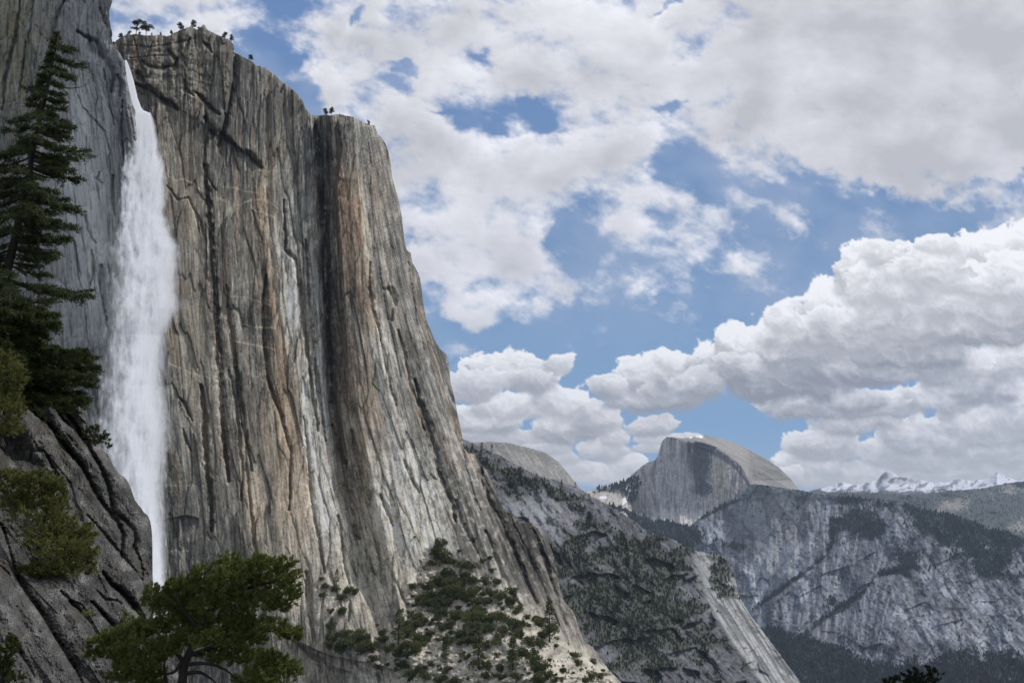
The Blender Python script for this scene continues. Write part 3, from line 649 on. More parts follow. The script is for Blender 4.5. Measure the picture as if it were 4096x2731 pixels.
def left_wall():
    step = .75
    ys = np.arange(-45, 770, step); ss = np.arange(-34, 14, step)          # columns are measured from the right-hand edge
    U = np.concatenate([np.arange(-175, 0.01, step), np.linspace(.6, 14, 12)])
    UU, YY = np.meshgrid(U, ys)
    edge = lw_right(YY) + .7 * fbm(YY * .2, YY * 0, 4, 201)
    over = np.maximum(UU, 0)
    X = edge + np.minimum(UU, 0) - over * .9
    # flow: slabs fan down and to the right near the edge
    q = X - .12 * (YY - 100) * smooth(0, 130, X) + 5 * fbm(X * .02, YY * .008, 3, 202)
    D = 668 + 14 * smooth(-40, 120, X) - .10 * (YY - 200) * .4
    D = D + .35 * (6 - np.clip(-UU, 0, 6)) ** 2 / 6 * .8 + over * 3.5
    v, e, gx, gy = cells(q * .07, YY * .018 + q * .01, 221)
    calm = np.clip(blob(X, YY, 95, 230, 36, 130) * 1.2, 0, 1)
    D += (1 - .55 * calm) * (4.5 * (v - .5) + gx * 4 * (v - .3) + gy * 2 + 1.5 * np.exp(-e * 14))
    v2, e2, gx2, gy2 = cells(q * .17 + YY * .02, YY * .05, 231)
    D += (1 - .7 * calm) * (2.0 * (v2 - .5) + gx2 * 1.8 * (v2 - .2) + 1. * np.exp(-e2 * 9))
    D += (1 - .6 * calm) * (2.0 * fbm(q * .15, YY * .03, 4, 241, .6) + 1.0 * ridged(q * .4, YY * .07, 3, 242))
    D += 3.5 * ridged(q * .06, YY * .006, 2, 243) * smooth(90, 10, X)
    LC = [([(78, 31), (84, 36), (90, 38), (97, 42), (106, 58), (113, 70), (114, 78), (111, 92)], 2.6, 9), ([(90, 40), (93, 50), (104, 58)], 3.5, 7), ([(118, 75), (122, 85), (120, 96)], 2.2, 7), ([(20, 0), (18, 25), (12, 50), (5, 80), (2, 110)], 1.8, 7),
          ([(34, 0), (30, 30), (24, 60), (20, 90)], 1.5, 5), ([(64, 0), (56, 20), (52, 40)], 1.6, 5), ([(104, 70), (107, 85), (109, 100), (112, 115), (115, 125)], 1.1, 5), ([(78, 95), (84, 108), (95, 120), (105, 132), (110, 150), (110, 170)], .9, 4),
          ([(100, 8), (104, 20), (108, 28)], 1.5, 5), ([(89, 63), (93, 78), (97, 90), (97, 110)], .9, 3), ([(122, 100), (122, 130), (124, 165)], 1.2, 5), ([(100, 172), (97, 178), (102, 183)], 1., 4), ([(85, 215), (90, 235), (96, 243)], 1.1, 4),
          ([(75, 240), (76, 255), (80, 272)], 1, 4), ([(92, 250), (94, 270), (91, 285)], 1, 4), ([(113, 175), (113, 200), (115, 215)], 1.5, 5), ([(101, 265), (104, 290), (108, 320)], 2.2, 5), ([(92, 365), (97, 400), (100, 430)], 1.6, 5)]
    for pts, w, dep in LC:
        d, sd, pr = poly_dist(X + 1.2 * perlin(X * .15, YY * .15, 250), YY, pts)
        D += dep * np.exp(-(d / (w * (.4 + .7 * np.sin(np.clip(pr, .05, .95) * PI)))) ** 2)
    V = P(X, YY, D)
    C = np.zeros(X.shape + (3,)) + np.array((.27, .27, .275))
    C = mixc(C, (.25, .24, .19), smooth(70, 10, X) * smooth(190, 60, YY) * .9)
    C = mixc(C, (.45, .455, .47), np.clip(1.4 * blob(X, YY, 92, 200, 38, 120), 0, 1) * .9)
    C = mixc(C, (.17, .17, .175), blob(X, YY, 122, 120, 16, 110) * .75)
    s1 = fbm(q * .35, YY * .02, 4, 261, .6); s2 = fbm(q * .8, YY * .05, 3, 262, .6)
    C *= (.8 + .4 * v)[..., None] * (.88 + .24 * v2)[..., None]
    C = mixc(C, (.07, .07, .075), smooth(.15, .5, s1) * .6); C = mixc(C, (.45, .45, .45), smooth(.15, .5, s2) * .35); C = mixc(C, (.09, .09, .09), smooth(.15, .5, -s2) * .4)
    C = mixc(C, (.36, .3, .18), smooth(.2, .5, fbm(q * .2, YY * .02, 3, 263)) * .5 * smooth(80, 0, X))
    n, m = X.shape; idx = np.arange(n * m).reshape(n, m)
    qd = np.stack([idx[:-1, :-1], idx[1:, :-1], idx[1:, 1:], idx[:-1, 1:]], -1).reshape(-1, 4)
    C = .24 * (np.clip(C, .01, 1) / .24) ** 1.3
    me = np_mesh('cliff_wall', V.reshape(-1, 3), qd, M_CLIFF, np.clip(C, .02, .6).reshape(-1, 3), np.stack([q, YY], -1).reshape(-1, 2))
    tag(link('cliff_wall', me), kind='structure', label='pale grey granite wall left of the waterfall')
left_wall()

# ================================================================== DISTANT LAND
def forest_color(X, Y, C, mask, col=(.035, .05, .035)):
    return mixc(C, col, mask)

HILL_SKY = [(440, 430), (455, 433), (463, 438), (482, 447), (501, 455), (520, 466), (539, 475), (558, 480), (577.6, 486.7), (586.5, 492), (603, 502), (622, 512), (635, 521), (645, 529), (664, 535), (680, 541.6), (692, 549), (705, 552), (718, 554), (728, 561), (735, 575), (738, 591), (742, 601), (751, 615), (761.6, 629), (775, 647), (785, 660.5), (800, 681), (815, 702)]
def hill_depth(X, Y):
    q = X - .75 * (Y - 560)
    D = 1750 + 2.4 * (X - 460) - 3.2 * (Y - 500) + 20 * fbm(X * .012, Y * .012, 3, 301)
    # rib of bare slabs at the right
    rib = np.interp(Y, [550, 600, 640, 690], [693, 705, 728, 765])
    D += 210 * smooth(0, 40, X - rib) * 1.0
    D += 24 * ridged(q * .018, Y * .010, 3, 302) + 8 * fbm(X * .12, Y * .03, 3, 331) + 20 * smooth(.05, .12, fbm(X * .02, Y * .035, 3, 330)) * smooth(12, 30, Y - np.interp(X, [p[0] for p in HILL_SKY], [p[1] for p in HILL_SKY])) + 12 * fbm(q * .05, Y * .03, 4, 303, .6) + 7 * ridged(q * .09, Y * .035, 3, 304)
    v, e, gx, gy = cells(X * .06 + Y * .02, Y * .05, 305)
    D += 10 * (v - .5) + 5 * gy
    D += 3 * fbm(X * .3, Y * .3, 4, 306, .65)
    return D, dict(q=q, v=v, rib=rib)
def hill_forest(X, Y):
    sk = np.interp(X, [p[0] for p in HILL_SKY], [p[1] for p in HILL_SKY])
    rib = np.interp(Y, [550, 600, 640, 690], [693, 705, 728, 765])
    band = np.exp(-((Y - sk - 12 - (X - 470) * .05) / 11.0) ** 2) * smooth(640, 540, X)
    f = .9 * band + .55 * blob(X, Y, 600, 560, 60, 40) + .75 * blob(X, Y, 590, 605, 90, 28, 10) + .65 * blob(X, Y, 640, 545, 30, 18, 30) + .6 * blob(X, Y, 685, 555, 22, 20) + .7 * blob(X, Y, 660, 630, 60, 45, 40)
    f = f + .5 * blob(X, Y, 560, 555, 25, 18) + .5 * blob(X, Y, 510, 492, 14, 16) + .6 * blob(X, Y, 600, 660, 60, 25) - .6 * blob(X, Y, 545, 513, 26, 16) - .35 * blob(X, Y, 610, 525, 24, 12, 30) + .4 * blob(X, Y, 640, 590, 40, 25)
    slab = smooth(-10, 6, X - rib - 2 + 10 * fbm(X * .08, Y * .08, 3, 333))
    f = f * (1 - slab) + slab * (.95 * blob(X, Y, 722, 575, 13, 24, -15) + .5 * blob(X, Y, 715, 556, 16, 5))
    return f * .85 + .95 * fbm((X + .2 * Y) * .04, Y * .085, 5, 311, .6) - .04
def hill_color(X, Y, aux, E):
    C = np.zeros(X.shape + (3,)) + np.array((.125, .124, .135))
    n1 = fbm(aux['q'] * .1, Y * .03, 4, 321, .6); n2 = fbm(X * .3, Y * .35, 4, 322, .65)
    C *= (.8 + .4 * aux['v'])[..., None]
    C = mixc(C, (.22, .22, .23), smooth(.05, .4, n1) * .6); C = mixc(C, (.26, .24, .2), smooth(.15, .4, n2) * .35)
    C = mixc(C, (.38, .38, .38), blob(X, Y, 545, 515, 40, 22) * .6)
    slab = smooth(0, 5, X - aux['rib'] - 1)
    st = fbm((X - .62 * (Y - 600)) * .3, Y * .012, 4, 323, .6)
    C = mixc(C, (.46, .45, .42), slab * .85); C = mixc(C, (.10, .10, .105), slab * smooth(.0, .3, st) * .8); C = mixc(C, (.09, .10, .10), slab * smooth(.1, .4, fbm((X - .62 * (Y - 600)) * .12, Y * .02, 3, 327)) * .6)
    C = mixc(C, (.3, .3, .29), blob(X, Y, 700, 570, 7, 40, -10) * .8)
    f = smooth(.22, .55, hill_forest(X, Y) + .18 * n2)
    C = mixc(C, (.062, .068, .05), f * .85)
    C = mixc(C, (.07, .066, .06), smooth(.05, .4, -n1 - .4 * n2) * .5)
    return np.clip(.92 * C * (1 + .18 * n2)[..., None] * np.array((.97, 1., 1.06)), .02, .6)
M_FAR = mat_rock('far_rock', bump=.4, fine=.15, scale=(.7, .5), dist=10.0)
M_HILL = mat_rock('hill_rock', bump=.5, fine=.25, scale=(.7, .5), dist=5.0)
tag(relief('hill', 440, 815, 425, 705, .8, HILL_SKY, hill_depth, hill_color, M_HILL, sky_rough=1.2, back=4, emax=25, seed=3), kind='structure', label='wooded rocky ridge sloping down from behind the cliff')

ND_SKY = [(460, 446), (473, 441.8), (488, 441), (507, 442), (526.5, 446.5), (545.7, 452), (558, 461), (567, 471.4), (575, 481.6), (582.6, 490.5), (590, 500)]
def nd_depth(X, Y):
    sk = np.interp(X, [p[0] for p in ND_SKY], [p[1] for p in ND_SKY])
    D = 3900 - 20 * np.clip(Y - sk, 0, 90) ** .9 + 2.2 * (X - 520) + 22 * fbm(X * .05, Y * .08, 4, 401) + 16 * ridged((X - Y * .7) * .06, Y * .02, 2, 402)
    return D, dict(sk=sk)
def nd_color(X, Y, aux, E):
    C = np.zeros(X.shape + (3,)) + np.array((.23, .225, .215))
    n = fbm((X - .6 * Y) * .25, Y * .06, 4, 411, .6); n2 = fbm(X * .4, Y * .5, 3, 412)
    C = mixc(C, (.14, .14, .145), smooth(.05, .4, n) * .6); C = mixc(C, (.34, .33, .30), smooth(.05, .4, -n) * .6)
    C = mixc(C, (.17, .165, .16), np.exp(-((Y - aux['sk'] - 4) / 3.5) ** 2) * smooth(560, 530, X) * .7)
    return C * (1 + .35 * n2 + .25 * fbm(X * .9, Y * .9, 2, 413))[..., None]
tag(relief('mountain_dome', 460, 592, 432, 505, .8, ND_SKY, nd_depth, nd_color, M_FAR, sky_rough=.3, back=5, emax=20, seed=4), kind='structure', label='smooth rounded granite dome just right of the cliff')

HD_SKY = [(575, 496), (585, 490.5), (603, 486.5), (616, 484), (627, 480), (631, 475), (641, 466), (648, 461.5), (655, 459.5), (657.5, 456), (659.5, 449), (661.5, 442), (663.5, 438.5), (667, 436.4), (672, 436.3), (679.6, 437.4), (686, 437.2), (692, 436), (698, 434.9), (705, 434.7), (718, 436.8), (730.6, 440.5), (748.7, 448.7), (766, 458), (778, 466), (789.6, 476.8), (799, 489), (806, 500)]
HD_EDGE = [(667, 436), (671.6, 437), (684.5, 439.6), (702, 441.5), (717, 446.4), (730, 454.6), (741.7, 466), (748.7, 478), (751, 490), (752, 540)]
def hd_face(X, Y):
    ey = np.interp(X, [p[0] for p in HD_EDGE], [p[1] for p in HD_EDGE])
    return ey
def hd_depth(X, Y):
    ey = hd_face(X, Y)
    over = np.clip(ey - Y, 0, 60)            # above the lip: the rounded back of the dome
    right = np.clip(X - np.interp(Y, [p[1] for p in HD_EDGE], [p[0] for p in HD_EDGE]), 0, 60) * (Y < 500)
    back = np.where((X > 667) , np.minimum(over * 1.0, 60), 0)
    D = 7700 - 3.0 * (X - 700) - 3.0 * (Y - 440)
    D = D + 26 * back + 9 * np.minimum(right, 50) * (X > 700)
    lft = smooth(664, 630, X); D = D + 240 * lft
    sad = smooth(640, 625, X); D = D + sad * (60 - 22 * (Y - 480))
    face = smooth(0, 2, Y - ey) * smooth(628, 640, X) * (X < 754)
    D += face * (40 * fbm(X * .09, Y * .015, 4, 501) + 22 * ridged(X * .25, Y * .03, 3, 502) + 14 * fbm(X * .5, Y * .2, 3, 504))
    D += (1 - face) * (14 * fbm(X * .1, Y * .1, 3, 503))
    for pts, w, dp in (([(640, 462), (646, 480), (655, 500), (659, 516)], 1.4, 50), ([(656, 458), (653, 475), (655, 490)], 1.2, 35), ([(717, 446.4), (730, 454.6), (741.7, 466), (748.7, 478)], 1.5, 40), ([(696, 446), (700, 448), (712, 452)], 1.2, 25)):
        d, s_, pr = poly_dist(X, Y, pts); D += dp * np.exp(-(d / w) ** 2)
    D = D - 8 * np.clip(Y - 508, 0, 60) * smooth(630, 660, X)
    return D, dict(face=face, sad=sad, ey=ey)
def hd_color(X, Y, aux, E):
    face, sad = aux['face'], aux['sad']
    C = np.zeros(X.shape + (3,)) + np.array((.31, .295, .275))
    n2 = fbm(X * .35, Y * .4, 4, 512, .6)
    arc = fbm((Y - .55 * X) * .35, X * .02, 3, 516)
    C = mixc(C, (.20, .19, .18), smooth(.0, .35, arc + .3 * n2) * .75); C = mixc(C, (.16, .155, .15), smooth(.25, .5, n2) * .5)
    s = fbm(X * .35, Y * .03, 4, 511, .6)
    Fc = np.zeros_like(C) + np.array((.37, .365, .365))
    Fc = mixc(Fc, (.46, .43, .36), blob(X, Y, 722, 478, 16, 26) * .9)
    Fc = mixc(Fc, (.40, .36, .31), blob(X, Y, 645, 485, 10, 25) * .6)
    s6 = fbm(X * .9, Y * .08, 3, 521, .7); Fc = mixc(Fc, (.52, .5, .47), smooth(.0, .35, s6) * .35); Fc = mixc(Fc, (.12, .12, .13), smooth(.05, .4, -s6) * .35); Fc = mixc(Fc, (.46, .45, .43), smooth(.05, .4, s) * .6); Fc = mixc(Fc, (.17, .17, .18), smooth(.05, .4, -s) * .5)
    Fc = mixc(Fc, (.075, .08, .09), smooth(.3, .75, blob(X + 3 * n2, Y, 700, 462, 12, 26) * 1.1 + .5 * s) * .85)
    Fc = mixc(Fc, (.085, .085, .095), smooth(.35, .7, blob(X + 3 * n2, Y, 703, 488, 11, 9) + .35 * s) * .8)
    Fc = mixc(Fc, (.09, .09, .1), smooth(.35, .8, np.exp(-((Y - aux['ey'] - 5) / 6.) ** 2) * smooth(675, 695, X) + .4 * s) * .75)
    Fc = mixc(Fc, (.5, .48, .46), smooth(506, 520, Y) * .6)
    Fc = .34 * (Fc / .3) ** 1.4; C = C * (1 - face[..., None]) + Fc * face[..., None]
    Sd = np.zeros_like(C) + np.array((.5, .46, .41)); Sd = mixc(Sd, (.3, .28, .26), smooth(0, .3, fbm((X + Y) * .3, (X - Y) * .1, 3, 513)) * .7)
    Sd = mixc(Sd, (.05, .06, .045), smooth(.4, .7, blob(X, Y, 622, 486, 18, 7, -15) + blob(X, Y, 632, 496, 9, 12) + .35 * fbm(X * .4, Y * .5, 3, 514)) * .9)
    C = C * (1 - sad[..., None]) + Sd * sad[..., None]
    # snow
    sn = blob(X, Y, 698.5, 435.5, 5.5, 1.8, 12) + blob(X, Y, 690.5, 436.7, 2.2, 1.0) + blob(X, Y, 628.5, 486, 2.2, 5, 20) * .9 + blob(X, Y, 627, 497, 2.6, 9, 35) + blob(X, Y, 603, 497, 4, 2) * .9
    C = mixc(C, (.85, .86, .88), smooth(.35, .5, sn + .12 * n2))
    return np.clip(C * (1 + .3 * n2)[..., None], .02, .88)
tag(relief('mountain', 575, 806, 428, 545, .6, HD_SKY, hd_depth, hd_color, M_FAR, sky_rough=.25, back=6, emax=20, seed=5), kind='structure', label='half dome shaped granite mountain with a sheer split face')

RR_SKY = [(560, 512), (590, 504), (612, 504), (630, 510), (651, 515), (674, 521.5), (690, 525), (700, 517), (712, 509), (723, 503.6), (733, 500), (739, 496.7), (745, 489), (750, 483), (762, 484), (775, 485.5), (799, 489), (815, 492), (843, 495), (866.5, 498), (895.6, 502.5), (913, 504.5), (925, 509), (954, 513.5), (965.5, 518), (983, 525), (1006, 531), (1024, 538), (1050, 548)]
RR_GULLY = [([(832, 520), (833, 540), (826, 555), (805, 572), (780, 590), (762, 603), (750, 614)], 2.6, 120), ([(905, 570), (880, 575), (862, 592), (845, 605), (815, 625), (800, 640)], 2.2, 110), ([(798, 495), (797, 520), (797, 548), (806, 561)], 3.2, 70), ([(945, 580), (952, 610), (958, 640)], 2.0, 80),
            ([(905, 525), (920, 545), (940, 575), (955, 600)], 1.6, 50), ([(930, 590), (936, 600), (930, 620)], 1.8, 60), ([(760, 555), (770, 590), (772, 610)], 1.6, 50), ([(850, 510), (880, 540), (895, 560), (900, 585)], 1.5, 40)]
def rr_depth(X, Y):
    q = X + .35 * (Y - 540)
    D = np.interp(X, [560, 640, 700, 750, 800, 900, 1050], [7350, 7350, 7250, 6900, 6600, 6200, 5700]) - 10.5 * np.clip(Y - 500, 0, 300)
    w = np.clip((X - 800) / 200, 0, 1)
    D += 150 * ridged(X * .0065 + .2, Y * .004, 3, 601) + 75 * fbm(X * .03, Y * .022, 4, 602, .55) + 50 * ridged((X - .5 * Y * w) * .05, (Y + .4 * X * w) * .02, 3, 603)
    v, e, gx, gy = cells(X * .04 + Y * .01, Y * .04 - X * .01, 605)
    dq = (X - .62 * (Y - 560)) * w + X * (1 - w)
    D += 48 * (v - .5) + 50 * gx * (v - .5) + 24 * fbm(dq * .13, Y * .03, 4, 606, .6) + 9 * fbm(X * .3, Y * .25, 3, 608, .6)
    for pts, ww, dp in RR_GULLY:
        d, s_, pr = poly_dist(X + 2 * perlin(X * .1, Y * .1, 607), Y, pts); D += .3 * dp * np.exp(-(d / ww) ** 2)
    return D, dict(q=q, v=v, e=e)
def rr_forest(X, Y):
    sk = np.interp(X, [p[0] for p in RR_SKY], [p[1] for p in RR_SKY])
    f = .55 * np.exp(-((Y - sk - 3) / 6.) ** 2) * smooth(805, 850, X) + 1.0 * blob(X, Y, 868, 523, 24, 12, 28) + .95 * blob(X, Y, 938, 525, 30, 22, 25) + .6 * blob(X, Y, 985, 550, 30, 25, 30) + .6 * blob(X, Y, 905, 560, 30, 12, 20)
    f = f + 1.0 * smooth(-12, 12, Y - np.interp(X, [740, 780, 840, 880, 940, 960, 1024], [625, 630, 650, 663, 658, 650, 655]) + 12 * fbm(X * .03, Y * .03, 3, 619)) + .6 * blob(X, Y, 845, 528, 14, 12, -30) + .95 * blob(X, Y, 616, 512, 26, 14, 20) + 1.1 * blob(X, Y, 676, 530, 24, 11, 15) + .95 * blob(X, Y, 665, 545, 30, 14, 10)
    f = f + .55 * blob(X, Y, 990, 570, 30, 12, 10) + .4 * blob(X, Y, 840, 600, 30, 18) + .4 * blob(X, Y, 1010, 545, 20, 18) + .8 * blob(X, Y, 735, 545, 18, 8) - .6 * blob(X, Y, 780, 530, 35, 30) - .3 * blob(X, Y, 860, 580, 40, 14)
    for pts, ww, dp in RR_GULLY[:3]:
        d, s_, pr = poly_dist(X, Y, pts); f = f + .6 * np.exp(-(d / 3.4) ** 2)
    f = f + .7 * np.exp(-(poly_dist(X, Y, [(700, 519), (712, 512), (723, 506), (739, 499)])[0] / 3) ** 2) + .5 * np.exp(-(poly_dist(X, Y, [(878, 572), (900, 570), (915, 580), (925, 595)])[0] / 3) ** 2)
    return f + .45 * fbm(X * .05, Y * .07, 4, 611)
def rr_color(X, Y, aux, E):
    C = np.zeros(X.shape + (3,)) + np.array((.23, .235, .25))
    w = smooth(800, 900, X)
    dd = (X - .8 * Y) * w + X * (1 - w); ee = (Y + .5 * X) * w + Y * (1 - w)
    n1 = fbm(dd * .14, ee * .028, 5, 621, .62); n5 = fbm(dd * .4, ee * .05, 4, 625, .6); n2 = fbm(X * .33, Y * .35, 4, 622, .65)
    C *= (.85 + .3 * aux['v'])[..., None]
    C = mixc(C, (.38, .38, .38), smooth(.05, .4, n1) * .6); C = mixc(C, (.11, .115, .125), smooth(.08, .4, -n1) * .65); C = mixc(C, (.09, .095, .11), smooth(.1, .4, n5) * .4); C = mixc(C, (.44, .44, .43), smooth(.2, .45, -n5) * .2)
    C = mixc(C, (.36, .345, .32), np.clip(1.3 * blob(X, Y, 778, 512, 34, 30), 0, 1) * .75); C = mixc(C, (.26, .255, .26), blob(X, Y, 735, 520, 25, 22) * .6); C = mixc(C, (.38, .375, .365), blob(X, Y, 765, 565, 22, 24) * .75)
    C = mixc(C, (.30, .3, .31), blob(X, Y, 803, 580, 12, 16) * .7); C = mixc(C, (.33, .33, .33), blob(X, Y, 905, 590, 10, 14) * .7)
    C = mixc(C, (.42, .42, .42), blob(X, Y, 705, 535, 12, 9) * .8); C = mixc(C, (.45, .44, .42), blob(X, Y, 640, 522, 12, 10) * .7)
    for pts, wd in (([(905, 515), (915, 530), (925, 545), (938, 565), (955, 590)], 1.6), ([(900, 520), (920, 535), (935, 560)], 1.4), ([(985, 545), (992, 560), (1010, 580)], 1.5), ([(945, 615), (965, 630), (985, 645)], 3), ([(1000, 600), (1006, 620), (1012, 640)], 1.2), ([(885, 535), (900, 560), (915, 575)], 1.2),
                    ([(800, 630), (790, 645), (780, 655)], 2.0), ([(757, 600), (751, 615)], 2.0), ([(980, 600), (1010, 608), (1024, 610)], 2.5), ([(970, 620), (990, 640)], 1.4), ([(965, 535), (972, 552), (975, 560)], 1.5), ([(732, 556), (742, 565), (750, 575)], 2.)):
        d = poly_dist(X + 2 * perlin(X * .15, Y * .15, 631), Y, pts)[0]
        C = mixc(C, (.47, .46, .45), np.exp(-(d / wd) ** 2) * .7 * (.7 + .6 * n2))
    C = mixc(C, (.45, .44, .42), smooth(.2, .45, n2) * .35)
    C = mixc(C, (.035, .047, .042), smooth(.42, .66, rr_forest(X, Y) + .16 * n2) * .92)
    sk = np.interp(X, [p[0] for p in RR_SKY], [p[1] for p in RR_SKY])
    C = mixc(C, (.03, .042, .035), smooth(.35, .6, rr_forest(X, Y) + .3 * n2) * .5)
    vv, ve, _, _ = cells(dd * .055 + .35 * fbm(X * .03, Y * .03, 2, 641), ee * .038, 642)
    C *= (.72 + .56 * vv)[..., None]
    C = mixc(C, (.07, .075, .085), np.exp(-ve * 15) * .6)
    fine = fbm(dd * .55, ee * .16, 3, 643, .7); mott = fbm(X * .22, Y * .3, 4, 644, .7)
    C *= np.clip(1 + .22 * fine + .22 * mott, .4, 1.8)[..., None]
    C = mixc(C, (.035, .047, .042), smooth(.12, .3, mott + .25 * fbm(X * .04, Y * .05, 3, 645) - .12 + .10 * w) * .8)
    C = .17 * (C / .17) ** 1.3
    big = fbm(dd * .03, ee * .02, 3, 650)
    C *= (1 + .55 * big)[..., None]
    return np.clip(.78 * C * np.array((.95, 1.0, 1.08)), .02, .62)
tag(relief('mountainside', 560, 1050, 478, 705, .85, RR_SKY, rr_depth, rr_color, M_FAR, sky_rough=.7, back=6, emax=20, seed=6), kind='structure', label='broad grey granite mountainside falling to the valley forest')

FH_SKY = [(790, 494), (812, 492), (843, 491.5), (878, 492.5), (905, 494), (925, 493.5), (945, 490.5), (960, 489.5), (983, 487.5), (1006, 482.5), (1024, 480.5), (1050, 478)]
def fh_depth(X, Y):
    D = 11500 - 1.0 * (X - 900) - 34 * np.clip(Y - 485, 0, 100) * (1 + .4 * smooth(900, 960, X)) + 260 * fbm(X * .02, Y * .03, 4, 701) + 200 * ridged((X + Y) * .02, (Y - X) * .012, 3, 702) + 60 * fbm(X * .15, Y * .2, 3, 703)
    return D, {}
def fh_color(X, Y, aux, E):
    C = np.zeros(X.shape + (3,)) + np.array((.05, .062, .055))
    n = fbm(X * .06, Y * .09, 4, 711); n2 = fbm(X * .35, Y * .5, 4, 712, .65)
    f = blob(X, Y, 945, 508, 25, 12, 15) + .8 * blob(X, Y, 1010, 490, 30, 8, -10) + .7 * blob(X, Y, 960, 502, 25, 7, -20) + 1.0 * blob(X, Y, 1018, 525, 16, 12, -20) + .35 * smooth(925, 960, X)
    C = mixc(C, (.34, .31, .27), smooth(.9, 1.4, f + .5 * n + .6 * n2) * .6)
    return np.clip(C * (1 + .25 * n2)[..., None], .02, .6)
tag(relief('foothills', 790, 1050, 472, 560, .9, FH_SKY, fh_depth, fh_color, M_FAR, sky_rough=.7, back=8, emax=15, seed=7), kind='structure', label='wooded foothills in front of the snowy peaks')

SM_SKY = [(780, 500), (805, 490.5), (813, 489.5), (824.6, 486.7), (836, 483), (843, 481.5), (855, 484), (866.5, 482), (878, 478.6), (881, 475), (883, 472.8), (886, 470.6), (888.6, 470), (892, 471), (894.5, 472.8), (899, 476), (905, 477), (911, 477.2), (915.4, 481), (921, 479), (930.6, 481.5), (945.7, 481.5), (958.5, 478.6), (971, 480), (983, 478.6), (990, 476), (994, 473.6), (997, 471.4), (1000, 472.6), (1004, 474.8), (1012, 478), (1018, 480), (1024, 478), (1050, 472)]
def sm_depth(X, Y):
    sk = np.interp(X, [p[0] for p in SM_SKY], [p[1] for p in SM_SKY])
    D = 16500 - 75 * np.clip(Y - sk, 0, 60) + 200 * fbm(X * .05, Y * .06, 3, 801) + 90 * ridged((X + Y) * .06, Y * .05, 2, 802)
    return D, dict(sk=sk)
def sm_color(X, Y, aux, E):
    C = np.zeros(X.shape + (3,)) + np.array((.66, .69, .76)) * (1 + .25 * fbm(X * .3, Y * .5, 3, 815))[..., None]
    n = fbm(X * .13, Y * .25, 4, 811, .6); n2 = fbm(X * .5, Y * .8, 4, 812, .7)
    n3 = fbm((X + 1.2 * Y) * .11, (Y - .5 * X) * .09, 3, 816); rock = smooth(.05, .3, n3) * .8 + .9 * blob(X, Y, 885, 475, 6, 5) + .6 * blob(X, Y, 897, 481, 8, 3) + smooth(488, 493, Y + 4 * n) 
    rock = rock + .8 * blob(X, Y, 912, 480, 6, 3)
    C = mixc(C, (.11, .09, .09), np.clip(rock, 0, 1) * .95)
    C = mixc(C, (.05, .06, .06), smooth(489, 493, Y + 5 * n) * .9)
    return C
M_SNOW = mat_rock('snow_rock', bump=.5, fine=.1, scale=(.7, .5), dist=20.0)
tag(relief('snowy_mountains', 780, 1050, 462, 510, .5, SM_SKY, sm_depth, sm_color, M_SNOW, sky_rough=.2, back=8, emax=10, seed=8), kind='structure', label='snow covered jagged peaks on the horizon')

# valley floor under everything, out to the horizon
def ground():
    m = bpy.data.materials.new('valley_ground'); m.use_nodes = True; nt = m.node_tree; b = nt.nodes['Principled BSDF']; b.inputs['Roughness'].default_value = .95
    tc = N(nt, 'ShaderNodeTexCoord'); n = N(nt, 'ShaderNodeTexNoise'); n.inputs['Scale'].default_value = .01; n.inputs['Detail'].default_value = 8
    nt.links.new(tc.outputs['Object'], n.inputs['Vector'])
    mc = N(nt, 'ShaderNodeMix', data_type='RGBA'); nt.links.new(n.outputs['Fac'], mc.inputs['Factor']); mc.inputs['A'].default_value = (.03, .045, .035, 1); mc.inputs['B'].default_value = (.07, .08, .06, 1)
    nt.links.new(mc.outputs['Result'], b.inputs['Base Color'])
    xs = np.linspace(-40000, 40000, 81); ys = np.linspace(-5000, 60000, 66)
    X, Y = np.meshgrid(xs, ys); Z = -1250 + 20 * fbm(X * .0005, Y * .0005, 3, 5)
    idx = np.arange(X.size).reshape(X.shape)
    q = np.stack([idx[:-1, :-1], idx[:-1, 1:], idx[1:, 1:], idx[1:, :-1]], -1).reshape(-1, 4)
    tag(link('ground', np_mesh('ground', np.stack([X, Y, Z], -1).reshape(-1, 3), q, m)), kind='structure')
ground()
